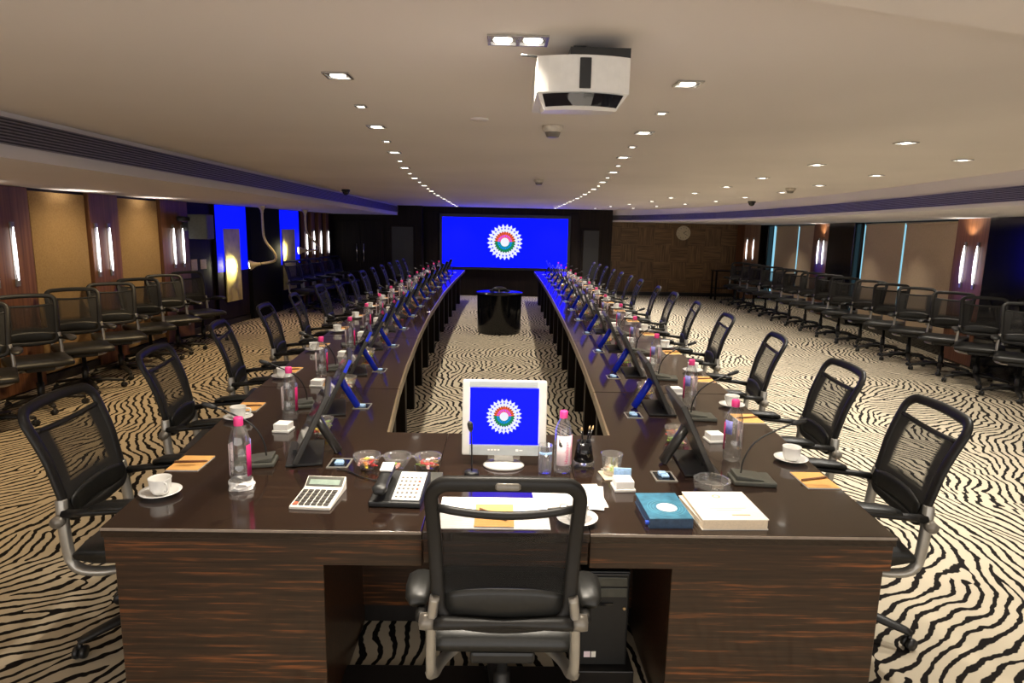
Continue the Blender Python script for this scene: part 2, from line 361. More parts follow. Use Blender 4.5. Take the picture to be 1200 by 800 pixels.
# alcove pilasters
for y0, y1 in ((14.72, 14.9), (15.15, 15.35), (15.6, 15.8), (16.1, 16.3)):
    n += 1; struct(wall_box(WL, y0, y1, .02, SOF_L-.002, .002, .09, 'trim_%d' % n, M['pilaster'], bevel=.004))
def sconce():
    t = thing('wall_sconce', '', 'sconce')
    b = MB(); b.box(-.024, .024, 0, .004, 0, .64).box(-.024, .024, .0041, .018, 0, .07).box(-.024, .024, .0041, .018, .58, .64); b.build('mount', M['plate'], t)
    b = MB(); pts = [(.008*math.sin(PI*k/8), .022, .06+.53*k/8) for k in range(9)]
    b.sweep(pts, .015, .012, n=10, taper=[.35, .7, .9, 1, 1, 1, .85, .6, .25]); b.build('light_tube', M['sconceglow'], t)
    return t
SC = Proto(sconce())
k = 0
for y in (4.7, 4.95, 6.26, 6.52, 7.85, 8.10, 9.66, 9.93):
    p, a = wpos(WL, y, .061); k += 1
    SC.put('slim glowing tube sconce on a left wall wood pilaster, %s from the camera' % ORD[k-1], (p.x, p.y, 1.10), a, 'tube sconces on the left wall')
for i, y in enumerate((14.81, 15.25, 15.7, 16.2)):
    p, a = wpos(WL, y, .091)
    SC.put('slim glowing tube sconce in the left alcove beyond the blue panels, %s from the camera' % ORD[i], (p.x, p.y, 1.06), a, 'tube sconces in the alcove')
for y in (4.0, 5.65, 7.28, 8.85):
    p, a = wpos(WL, y, .30)
    aim(light('wall_washer', 'SPOT', (p.x, p.y, 1.86), 7, (1, .9, .75), spot_size=2.5, spot_blend=.9, shadow_soft_size=.02), (-.1, 0, 1))
    aim(light('wall_washer', 'SPOT', (p.x+.9, p.y, SOF_L-.05), 46, (1, .80, .50), spot_size=1.5, spot_blend=.9, shadow_soft_size=.03), (-.9, 0, -.75))  # spot without fixture, added to brighten the fabric panels
# columns with the screen's blue reflection made as glow, and gilded panels
for i, (y0, y1, g0, g1) in enumerate(((10.97, 12.06, 11.2, 11.73), (13.45, 14.5, 13.56, 14.19))):
    w = ('nearer', 'farther')[i]
    p, a = wpos(WL, (y0+y1)/2, 0); t = thing('backlit_column_panel', 'left wall column panel glowing blue with painted screen reflection, %s of the two' % w, 'reflective panel', p, a)  # not backlit, the glow stands for the mirrored screen
    h = (y1-y0)/2
    MB().box(-h, h, .002, .05, .12, SOF_L-.004).build('housing', M['darkwood'], t)
    MB().box(-h+.01, h-.01, .0505, .056, .95, SOF_L-.01).build('light_face', M['ledblue'], t)  # emissive face stands for the big screen mirrored in the column
    o = wall_box(WL, g0, g1, .42, 1.685, .06, .085, 'gilded_panel', M['goldpanel'], bevel=.004)
    tag(o, 'tall gold panel lit by a snake lamp, in front of the %s blue column' % w, 'wall panel')
struct(wall_box(WL, 12.12, 13.40, .02, SOF_L-.004, .002, .10, 'trim_30', M['matteblack']))
def snake_lamp(label, top, pts, tip, d):
    t = thing('snake_lamp', label, 'lamp', top)
    L_ = [Vector(p)-Vector(top) for p in pts]
    MB().lathe([(.001, 0), (.075, 0), (.06, -.03), (.03, -.07), (.024, -.12)], 16).build('ceiling_cup', M['lampcream'], t)
    MB().sweep(smoothpts([tuple(p) for p in L_], 3), .021, n=10).build('gooseneck_stem', M['lampcream'], t)
    q = Vector(tip)-Vector(top); dv = Vector(d).normalized(); mt = Matrix.Translation(q) @ dv.to_track_quat('Z', 'Y').to_matrix().to_4x4()
    MB().lathe([(.001, -.17), (.024, -.165), (.030, -.12), (.05, -.06), (.085, 0), (.088, .02), (.080, .02)], 18, mt).build('reflector_shade', M['lampcream'], t)
    MB().lathe([(.079, .012), (.05, .028), (.001, .034)], 18, mt).build('bulb', M['bulb'], t)
    aim(light('snake_light', 'SPOT', q+dv*.06, 42, (1, .90, .55), t, spot_size=1.7, spot_blend=.8, shadow_soft_size=.04), dv)
snake_lamp('cream snake-neck spotlight hanging from the soffit in front of the black column, nearer one', (-4.2, 11.4, SOF_L), [(-4.2, 11.4, SOF_L), (-4.2, 11.4, 1.75), (-4.19, 11.4, 1.5), (-4.02, 11.45, 1.28), (-4.04, 11.55, 1.14), (-4.2, 11.62, 1.10), (-4.32, 11.58, 1.08)], (-4.48, 11.5, 1.055), (-.40, -.14, -.06))
snake_lamp('cream snake-neck spotlight hanging before the farther gold panel', (-4.08, 13.45, SOF_L), [(-4.08, 13.45, SOF_L), (-4.08, 13.45, 1.8), (-4.06, 13.45, 1.6), (-3.88, 13.55, 1.4), (-3.92, 13.75, 1.27), (-4.1, 13.85, 1.24), (-4.2, 13.8, 1.25)], (-4.30, 13.7, 1.25), (-.34, -.16, -.02))
# corner speaker, camera, switches
t = thing('wall_speaker', 'grey box loudspeaker mounted high in the left corner before the blue column', 'speaker', (-4.62, 10.0, 1.53), .0)
MB().box(-.14, .14, -.13, .13, 0, .37).build('cabinet', M['tvgrey'], t, .012); MB().box(-.125, .125, -.14, -.131, .02, .35).build('grille_cloth', M['tvgrey'], t, .004); MB().box(-.345, -.141, -.03, .03, .12, .25).build('bracket', M['black'], t)
p, a = wpos(WL, 9.84, .061)
t = thing('security_camera', 'small black security camera high on the last left wood pilaster', 'camera', (p.x, p.y, 1.83), a)
MB().box(-.03, .03, 0, .05, -.03, .03).build('bracket', M['black'], t); MB().lathe([(.001, -.08), (.035, -.08), (.038, .08), (.03, .085), (.001, .085)], 14, Matrix.Translation((0, .09, 0)) @ Matrix.Rotation(PI/2, 4, 'X') @ Matrix.Rotation(.5, 4, 'Y')).build('camera_body', M['black'], t)
for i, y in enumerate((10.35, 10.62)):
    p, a = wpos(WL, y, .002)
    o = MB().box(-.085, .085, 0, .012, -.09+.012*i, .09-.012*i).build('switch_plate', M['beige'], None, .003); o.location = (p.x, p.y, 1.11); o.rotation_euler.z = a
    tag(o, ('larger beige wall plate under the grey corner speaker', 'smaller beige wall plate beside the larger one, nearer the blue column')[i], 'wall plate')
# far left dark doors
t = thing('door_1', None, None, (-3.72, 16.94, 0)); struct(t)
for s in (-1, 1):
    d = MB().box(min(s*.004, s*.62), max(s*.004, s*.62), -.03, 0, .02, 1.92).build('door_leaf', M['darkwood'], t, .004); d['kind'] = 'structure'
    h = MB().sweep([(s*.09, -.032, .87), (s*.09, -.07, .89), (s*.09, -.07, 1.33), (s*.09, -.032, 1.35)], .014, n=8).build('door_handle', M['chrome'], d)
for x0, x1, nm in ((-2.06, -1.72, 'l'), (1.78, 2.02, 'm')):
    n += 1; struct(MB().box(x0, x1, 17.26, 17.298, .05, 2.2).build('trim_%d' % n, M['darkwood'], None, .004))
for x0, x1, lab in ((-2.95, -2.3, 'left'), (2.1, 2.6, 'right')):
    yy = 16.95 if lab == 'left' else 17.3
    t = thing('framed_wall_panel', 'tall dark framed speaker panel on the far wall, %s of the big blue screen' % lab, 'wall panel', ((x0+x1)/2, yy-.001, 0))
    w = (x1-x0)/2
    MB().box(-w, w, -.03, 0, .45, 1.84).build('frame', M['darkwood'], t, .006); MB().box(-w+.05, w-.05, -.036, -.0305, .5, 1.79).build('cloth', M['black'], t)

# ------------------------------------------------------------------ the big screen
def emblem(parent, R, y, dz):
    """wheel of spokes: white arrows outside, orange above and green below inside, on a face looking to -Y"""
    b = MB(); K = 25
    def P(an, r, off, yy): return (r*math.cos(an)-off*math.sin(an), yy, dz+r*math.sin(an)+off*math.cos(an))
    def poly(pts, an, yy): b.add([P(an, r, o, yy) for r, o in pts], [tuple(range(len(pts)))])
    for k in range(K):
        an = PI/2+2*PI*(k+.5)/K
        b.mi = 3; poly([(.40*R, -.02*R), (.60*R, -.05*R), (.60*R, .05*R), (.40*R, .02*R)], an+PI/K, y-.0006*R/.12)
        b.mi = 1 if math.sin(an) > 0 else 2; poly([(.22*R, -.028*R), (.58*R, -.052*R), (.58*R, .052*R), (.22*R, .028*R)], an, y-.0012*R/.12)
        b.mi = 0; poly([(.54*R, -.012*R), (.58*R, -.045*R), (.80*R, -.06*R), (.80*R, -.12*R), (1.0*R, 0), (.80*R, .12*R), (.80*R, .06*R), (.58*R, .045*R), (.54*R, .012*R)], an, y-.0018*R/.12)
        poly([(.60*R, -.03*R), (.72*R, -.03*R), (.72*R, .03*R), (.60*R, .03*R)], an+PI/K, y-.0014*R/.12)
    b.mi = 0; b.add([(.24*R*math.cos(2*PI*i/28), y-.0022*R/.12, dz+.24*R*math.sin(2*PI*i/28)) for i in range(28)], [tuple(range(28))])
    return b.build('emblem', [M['ewhite'], M['eorange'], M['egreen'], M['edark']], parent)
t = thing('video_wall_screen', 'huge glowing blue video screen with round emblem on the far wall', 'screen', (.043, 17.2, 1.425))
MB().box(-1.74, 1.74, 0, .09, -.72, .74).build('housing', M['black'], t, .01)
s_ = MB().box(-1.66, 1.66, -.006, -.0005, -.645, .65).build('display_face', M['screenblue'], t)
emblem(s_, .475, -.009, .02)
# ------------------------------------------------------------------ right wall: columns, windows with blinds, sconces
def rwall(y0, y1, z0, z1, t0, t1, name, m, bevel=0): return wall_box(WR, y0, y1, z0, z1, t0, t1, name, m, None, bevel)
for y0, y1 in ((8.5, 9.3), (14.1, 15.15)):
    n += 1; struct(rwall(y0, y1, .02, SOF_R-.002, .002, .10, 'trim_%d' % n, M['pilaster'], .004))
n += 1; struct(MB().box(6.62, 7.05, 17.72, 18.29, .02, SOF_R-.002).build('trim_%d' % n, M['pilaster'], None, .004))
for y0, y1 in ((7.2, 8.45), (12.7, 14.05), (17.66, 18.25)):
    n += 1; struct(rwall(y0, y1, .02, SOF_R-.002, .002, .16, 'trim_%d' % n, M['blackgloss'], .004))
wn = 0
for y0, y1, cuts in ((9.36, 12.62, ((9.36, 10.92), (10.98, 12.5))), (15.2, 17.62, ((15.22, 16.05), (16.12, 17.42)))):
    wn += 1
    w = rwall(y0, y1, .25, SOF_R-.03, .002, .012, 'window_%d' % wn, M['daylight']); struct(w)
    for j, (c0, c1) in enumerate(cuts):
        p, a = wpos(WR, (c0+c1)/2, .03)
        t = thing('roller_blind', 'tan roller blind lowered over the %s right-hand window, %s half' % (('nearer', 'farther')[wn-1], ('nearer', 'farther')[j]), 'blind', p, a, 'roller blinds on the right wall')
        h = (c1-c0)/2
        MB().box(-h, h, 0, .006, .20, SOF_R-.055).build('blind_cloth', M['blind'], t)
        MB().box(-h, h, -.008, .014, .17, .20).build('bottom_bar', M['silver'], t); MB().sweep([(-h, .01, SOF_R-.045), (h, .01, SOF_R-.045)], .016, n=10).build('roller_tube', M['blind'], t)
k = 0
for y in (8.72, 9.02, 14.4, 14.72):
    p, a = wpos(WR, y, .101); k += 1
    SC.put('slim glowing tube sconce on the %s right wall column, %s one' % (('wood', 'blue-lit')[k > 2], ('nearer', 'farther')[k % 2 == 0]), (p.x, p.y, 1.08), a, 'tube sconces on the right wall')
for i, x in enumerate((6.70, 6.88)):
    SC.put('slim glowing tube sconce on the far right corner column, %s one' % ('inner', 'outer')[i], (x, 17.719, 1.05), PI, 'tube sconces on the corner column')
for y in (8.9, 14.5):
    p, a = wpos(WR, y, .2)
    aim(light('sconce_uplight', 'SPOT', (p.x, p.y, 1.78), 9, (1, .9, .72), spot_size=2.4, spot_blend=.9, shadow_soft_size=.02), (.1, 0, 1))
    p, a = wpos(WR, y+.25, 1.1); q, a = wpos(WR, y+(.0 if y < 10 else .1), .1)
    aim(light('blue_wash', 'SPOT', (p.x, p.y, 1.98), 150 if y < 10 else 300, (.01, .02, 1), spot_size=.62, spot_blend=1.0, shadow_soft_size=.1), Vector((q.x, q.y, 1.22))-Vector((p.x, p.y, 1.98)))  # blue spot added in place of screen light mirrored by the column
# wall clock
t = thing('wall_clock', 'round pale wall clock on the brown panelled far right wall', 'clock', (5.08, 18.28, 1.78))
RX = Matrix.Rotation(PI/2, 4, 'X')
MB().lathe([(.001, 0), (.20, 0), (.20, .03), (.18, .035), (.175, .02), (.001, .02)], 32, RX).build('case', M['clockface'], t)
b = MB()
for k in range(12):
    b.box(-.004, .004, -.024, -.0205, .135, .16, Matrix.Rotation(2*PI*k/12, 4, 'Y'))
b.build('hour_marks', M['black'], t)
MB().box(-.006, .006, -.028, -.025, 0, .095, Matrix.Rotation(1.05, 4, 'Y')).build('hour_hand', M['black'], t); MB().box(-.004, .004, -.031, -.0285, 0, .14, Matrix.Rotation(2.1, 4, 'Y')).build('minute_hand', M['black'], t)

t = thing('console_table', 'small dark console table in the far right corner past the parked chairs', 'table', (6.1, 17.45, 0))
MB().box(-.36, .36, -.2, .2, .77, .80).build('table_top', M['darkwood'], t, .004)
for q in (-.32, .32):
    for r_ in (-.17, .17): MB().box(q-.02, q+.02, r_-.02, r_+.02, 0, .769).build('leg', M['darkwood'], t)
MB().box(-.30, .30, -.15, .15, .30, .32).build('shelf', M['darkwood'], t)
# ------------------------------------------------------------------ ceiling fittings
def downlight(wide, k=1.0):
    t = thing('recessed_downlight', '', 'downlight')
    w = .095 if wide else .052*k
    b = MB()
    h0, h1 = (.052, .042) if k == 1 else (.052*k, .052*k-.008)
    for x0, x1, y0, y1 in ((-w, w, -h0, -h1), (-w, w, h1, h0), (-w, -w+.01, -h1, h1), (w-.01, w, -h1, h1)): b.box(x0, x1, y0, y1, -.006, 0)
    if wide: b.box(-.006, .006, -.042, .042, -.006, 0)
    b.box(-w+.01, w-.01, -h1, h1, -.0015, 0)
    b.build('trim_ring', M['chrome'], t)
    for c in ((-.047, .047) if wide else (0,)):
        MB().lathe([(.031*k, -.0025), (.027*k, -.007), (.001, -.009)], 16, Matrix.Translation((c, 0, 0))).build('lamp', M['lampglow'], t)
    return t
DL = Proto(downlight(False)); DW = Proto(downlight(True)); DS = Proto(downlight(False, .55))
spot_d = bpy.data.lights.new('downlight_beam', 'SPOT'); spot_d.energy = SPOT_W; spot_d.color = SPOT_COL; spot_d.spot_size = 1.85; spot_d.spot_blend = 1.0; spot_d.shadow_soft_size = .04
spot_r = bpy.data.lights.new('downlight_beam_right', 'SPOT'); spot_r.energy = SPOT_W*1.4; spot_r.color = (1, .95, .86); spot_r.spot_size = 2.0; spot_r.spot_blend = 1.0; spot_r.shadow_soft_size = .04
spot_s = spot_d.copy(); spot_s.energy = SPOT_W*.5; spot_w = spot_d.copy(); spot_w.energy = SPOT_W*1.0; spot_w.color = (1, .70, .36)
def beam(d, x, y, z):
    o = bpy.data.objects.new('downlight_beam', d); COL.objects.link(o); o.location = (x, y, z-.03)  # also used for the added soffit beams without fixtures
CLX = [(2.6, -.655), (3.9, -.755), (5.2, -.865), (6.5, -.98), (7.8, -1.06), (11, -1.16), (16.6, -1.2)]
CRX = [(2.6, .715), (3.9, .82), (5.2, .935), (6.3, 1.06), (8.6, 1.22), (11, 1.29), (16.6, 1.31)]
for s, tab, nm in ((-1, CLX, 'left'), (1, CRX, 'right')):
    for i in range(23):
        y = 2.66+.635*i
        x = lerp(tab, y)
        if i % 2 == 0: DL.put('small square recessed downlight, %s from the camera in the %s centre ceiling row' % (ORD[i], nm), (x, y, CEIL-.002), 0, 'downlights in the centre rows'); 
        else: DS.put('tiny square recessed downlight, %s from the camera in the %s centre ceiling row' % (ORD[i], nm), (x, y, CEIL-.002), 0, 'downlights in the centre rows')
        if i % 2 == 0: beam(spot_d, x, y, CEIL)
DW.put('wide twin recessed downlight at the ceiling centre before the projector', (.035, 2.13, CEIL-.002), 0)
for x in (-.05, .03): beam(spot_d, x, 2.08, CEIL-.02)
for j, (tab, y0, nm, num) in enumerate((([(3.9, 2.48), (5.4, 2.58), (6.7, 2.66), (8, 2.75), (12, 2.75), (16.5, 2.2)], 4.1, 'inner', 10), ([(4.9, 3.42), (6.2, 3.54), (7.6, 3.65), (9, 3.8), (12, 3.75), (16, 3.0)], 4.9, 'outer', 9))):
    for i in range(num):
        y = y0+1.33*i; x = lerp(tab, y)
        DL.put('small recessed downlight, %s from the camera in the %s right-hand ceiling row' % (ORD[i], nm), (x, y, CEIL-.002), .25, 'downlights in the right-hand rows')
        beam(spot_r, x, y, CEIL)
for x, y in ((2.4, 2.75), (3.3, 3.55)): beam(spot_r, x, y+.2, CEIL)
for y in (5.5, 7.0, 8.7, 10.5, 12.3, 14.0, 16.0): beam(spot_s, wallx(WR, y)-.75, y, SOF_R)   # beams without fixtures, added to brighten the right wall and blinds
for x, y in ((-.6, .2), (.7, .2), (-.6, -1.2), (.7, -1.2), (2.4, 1.0), (2.4, -.6)): beam(spot_d, x, y, CEIL-.06)
for y in (-1, 1.0, 3.0, 5.0, 7.0, 9.0, 11.5): beam(spot_w, -3.6, y, SOF_L)   # warm beams without fixtures, added for the left side's carpet
def dome(label, x, y):
    t = thing('dome_camera', label, 'camera', (x, y, CEIL-.001))
    MB().lathe([(.001, 0), (.065, 0), (.065, -.03), (.055, -.035)], 18).build('dome_base', M['black'], t); MB().lathe([(.055, -.035), (.045, -.065), (.025, -.082), (.001, -.088)], 18).build('dome_glass', M['lens'], t)
dome('black dome camera on the ceiling near the left soffit', -2.5, 10.4); dome('black dome camera on the ceiling near the right curved soffit', 4.3, 11.3)
def detector(label, x, y, s=1):
    t = thing('smoke_detector', label, 'smoke detector', (x, y, CEIL-.001))
    MB().lathe([(.001, 0), (.06*s, 0), (.06*s, -.02*s), (.045*s, -.035*s)], 18).build('detector_base', M['detector'], t)
    MB().lathe([(.045*s, -.035*s), (.035*s, -.06*s), (.03*s, -.062*s), (.001, -.062*s)], 18).build('sensor_cap', M['plate'], t)
detector('round smoke detector on the ceiling right behind the projector', .27, 3.78); detector('round smoke detector on the ceiling midway to the screen', .4, 7.6); detector('round smoke detector among the right-hand downlights', 3.55, 8.1)
t = thing('ceiling_speaker', 'flat round ceiling disc left of the projector', 'ceiling disc', (-.14, 3.6, CEIL-.001))
MB().lathe([(.001, 0), (.05, 0), (.05, -.006), (.001, -.008)], 20).build('disc', M['ceiling'], t)
# projector
t = thing('ceiling_projector', 'white ceiling projector with dark front window hung above the table', 'projector', (.235, 2.05, 2.10))
def pts_front(w, n=9, bow=.03): return [(-w+2*w*i/(n-1), -bow*(1-((2*i/(n-1))-1)**2)) for i in range(n)]
b = MB()
fr = pts_front(.142); bk = [(.142, .34), (-.142, .34)]
b.prism(fr+bk, .065, .172); sh = b.build('shell', M['projwhite'], t, .003)
b = MB(); fr2 = pts_front(.138); lo = pts_front(.112, bow=.02)
v = [(x, y, .065) for x, y in fr2]+[(x*1.0, y+.06, .026) for x, y in lo]; k = len(fr2)
b.add(v+[(.138, .33, .065), (-.138, .33, .065), (.112, .33, .062), (-.112, .33, .062)], [(i, i+1, k+i+1, k+i) for i in range(k-1)]+[(k-1, 2*k, 2*k+2, 2*k-1), (0, k, 2*k+3, 2*k+1), tuple(range(k, 2*k))+(2*k+2, 2*k+3)])
b.build('sloped_belly', M['projwhite'], t)
v = [Vector((x*.90, y-.003, .062)) for x, y in fr2]+[Vector((x*.80, y+.042, .033)) for x, y in fr2]
MB().add(v, [(i, i+1, k+i+1, k+i) for i in range(k-1)]).build('lens_window', M['lens'], t)
MB().box(-.015, .019, -.036, -.028, .075, .162).build('sensor_strip', M['black'], t, .002)
MB().box(-.04, .145, .02, .30, .175, .205).build('mount_plate', M['black'], t); MB().box(-.02, .02, .13, .17, .205, .238).build('mount_post', M['black'], t); MB().sweep([(-.13, .03, .175), (-.19, .02, .178)], .003, n=6).build('cable', M['black'], t)
# ------------------------------------------------------------------ podium
t = thing('round_podium', 'black oval drum podium standing in the open aisle between the table wings', 'podium', (-.05, 11.05, 0))
MB().lathe([(.001, 0), (.37, 0), (.37, .02), (.375, .04), (.385, .66), (.385, .672)], 40).build('drum', M['blackgloss'], t)
MB().lathe([(.40, .672), (.405, .68), (.40, .70), (.001, .70)], 40).build('drum_top', M['blackgloss'], t)
t = thing('podium_console', 'low black device resting on the podium top', 'device', (-.05, 11.0, .70))
b = MB(); b.ball((0, 0, .051), .1, (1.3, .8, .5)).ball((-.12, 0, .026), .05, (1.2, .8, .5)).ball((.13, .02, .026), .05, (1.2, .8, .5)); b.build('body', M['black'], t)
MB().box(-.012, .0, -.086, -.08, .01, .05).build('indicator', M['lampcream'], t)
# ------------------------------------------------------------------ tables
XI_L = [(3.05, .56), (3.95, .65), (4.7, .71), (6.1, .80), (7.8, .88), (10.4, .95), (13, .97), (16.2, .96)]
XI_R = [(3.05, .55), (3.95, .60), (4.8, .64), (6.0, .68), (7.5, .72), (10, .77), (13, .80), (16.2, .80)]
WID = [(2.0, .80), (3.05, .86), (3.95, .875), (16.2, .875)]
XO_L = [(2.0, 1.325), (2.5, 1.37)]+[(y, lerp(XI_L, y)+.875) for y in (3.05, 3.95, 5, 6.1, 7.8, 10.4, 13, 16.2)]
XO_R = [(2.0, 1.355), (2.5, 1.385)]+[(y, lerp(XI_R, y)+.87) for y in (3.05, 3.95, 5, 6.1, 7.8, 10.4, 13, 16.2)]
def ys(y0, y1, st=.25):
    n_ = max(1, int(round((y1-y0)/st))); return [y0+(y1-y0)*i/n_ for i in range(n_+1)]
t0 = t = thing('head_table', 'dark ebony U-shaped head table with glossy top and two broad pedestals', 'table')
L_o = [(-lerp(XO_L, y), y) for y in ys(2.01, 3.945)]; R_o = [(lerp(XO_R, y), y) for y in ys(2.01, 3.945)]
L_i = [(-lerp(XI_L, y), y) for y in ys(3.07, 3.945)]; R_i = [(lerp(XI_R, y), y) for y in ys(3.07, 3.945)]
mid_l = [(-.5, 2.01), (-.5, 3.07)]
left_poly = L_o+L_i[::-1]+[(-.258, 3.07), (-.258, 2.01)]
right_poly = R_o+R_i[::-1]+[(.312, 3.07), (.312, 2.01)]
for q in (left_poly, [(-.256, 2.01), (-.256, 3.07), (.310, 3.07), (.310, 2.01)], right_poly): MB().prism(q, .715, TOP).build('table_top', M['table'], t, .0025)
b = MB().box(-1.322, -.258, 2.018, 2.05, .62, .714); b.build('apron', M['ebony'], t, .002)
MB().box(-.254, .308, 2.024, 2.05, .628, .714).build('drawer_front', M['ebony'], t, .003)
MB().box(.312, 1.352, 2.018, 2.05, .62, .714).build('apron', M['ebony'], t, .002)
MB().prism([(-1.30, 2.03), (-.594, 2.03), (-.594, 2.75), (-.66, 2.75), (-.66, 2.10), (-1.30, 2.10)], 0, .62).build('pedestal', M['ebony'], t, .004)
MB().prism([(.60, 2.03), (1.335, 2.03), (1.335, 2.10), (.67, 2.10), (.67, 2.75), (.60, 2.75)], 0, .62).build('pedestal', M['ebony'], t, .004)
MB().box(-.594, .60, 2.61, 2.64, .10, .714).build('modesty_panel', M['ebony'], t)
MB().box(-.594, .60, 2.645, 2.67, 0, .12).build('plinth_board', M['skirting'], t)
MB().box(-.594, .29, 2.20, 2.31, 0, .03).build('foot_rail', M['skirting'], t, .004)
def side_wall(tab, s, y0, y1, ins, z0, z1, name, m, par, thick=.03):
    q = [(s*(lerp(tab, y)+ins), y) for y in ys(y0, y1)]; q2 = [(x+s*thick, y) for x, y in q]
    return MB().prism(q+q2[::-1], z0, z1).build(name, m, par)
for s, tab in ((-1, XI_L), (1, XI_R)):
    q = [(s*lerp(tab, y), y) for y in ys(3.075, 3.94)]; q2 = [(x-s*.012, y) for x, y in q]
    MB().prism(q+q2[::-1], .69, TOP-.001).build('edge_band', M['edge'], t)
    side_wall(tab, s, 3.3, 3.9, .06, 0, .714, 'support_panel', M['darkwood'], t)
SEG = [3.95, 5.87, 7.8, 9.75, 11.7, 13.65, 16.2]
for s, ti, to, nm in ((-1, XI_L, XO_L, 'left'), (1, XI_R, XO_R, 'right')):
    for i, (y0, y1) in enumerate(zip(SEG, SEG[1:])):
        tt = thing('conference_table_section', 'glossy dark wenge table section, %s from the head table along the %s wing' % (ORD[i], nm), 'table', (s*lerp(ti, (y0+y1)/2), (y0+y1)/2, 0), 0, 'conference table sections')
        tt.location = (0, 0, 0)
        yy = ys(y0+.003, y1-.003)
        MB().prism([(s*lerp(ti, y), y) for y in yy]+[(s*lerp(to, y), y) for y in yy[::-1]], .715, TOP).build('table_top', M['tablewing'], tt, .0025)
        q = [(s*lerp(ti, y), y) for y in yy]; q2 = [(x-s*.012, y) for x, y in q]
        MB().prism(q+q2[::-1], .69, TOP-.001).build('edge_band', M['edge'], tt)
        for a in (.12, .62):
            ya = y0+(y1-y0)*a; xa = lerp(ti, ya)
            MB().box(min(s*(xa+.05), s*(xa+.60)), max(s*(xa+.05), s*(xa+.60)), ya, ya+.09, 0, .714).build('support_panel', M['darkwood'], tt, .003)
        side_wall(ti, s, y0+.05, y1-.05, .30, .25, .714, 'modesty_panel', M['darkwood'], tt, .02)

MB().box(-1.325, -.258, 2.0065, 2.0098, .741, .7495).build('edge_trim', M['edge2'], t0); MB().box(.312, 1.355, 2.0065, 2.0098, .741, .7495).build('edge_trim', M['edge2'], t0)  # pale strips paint the highlight along the table's front top edge
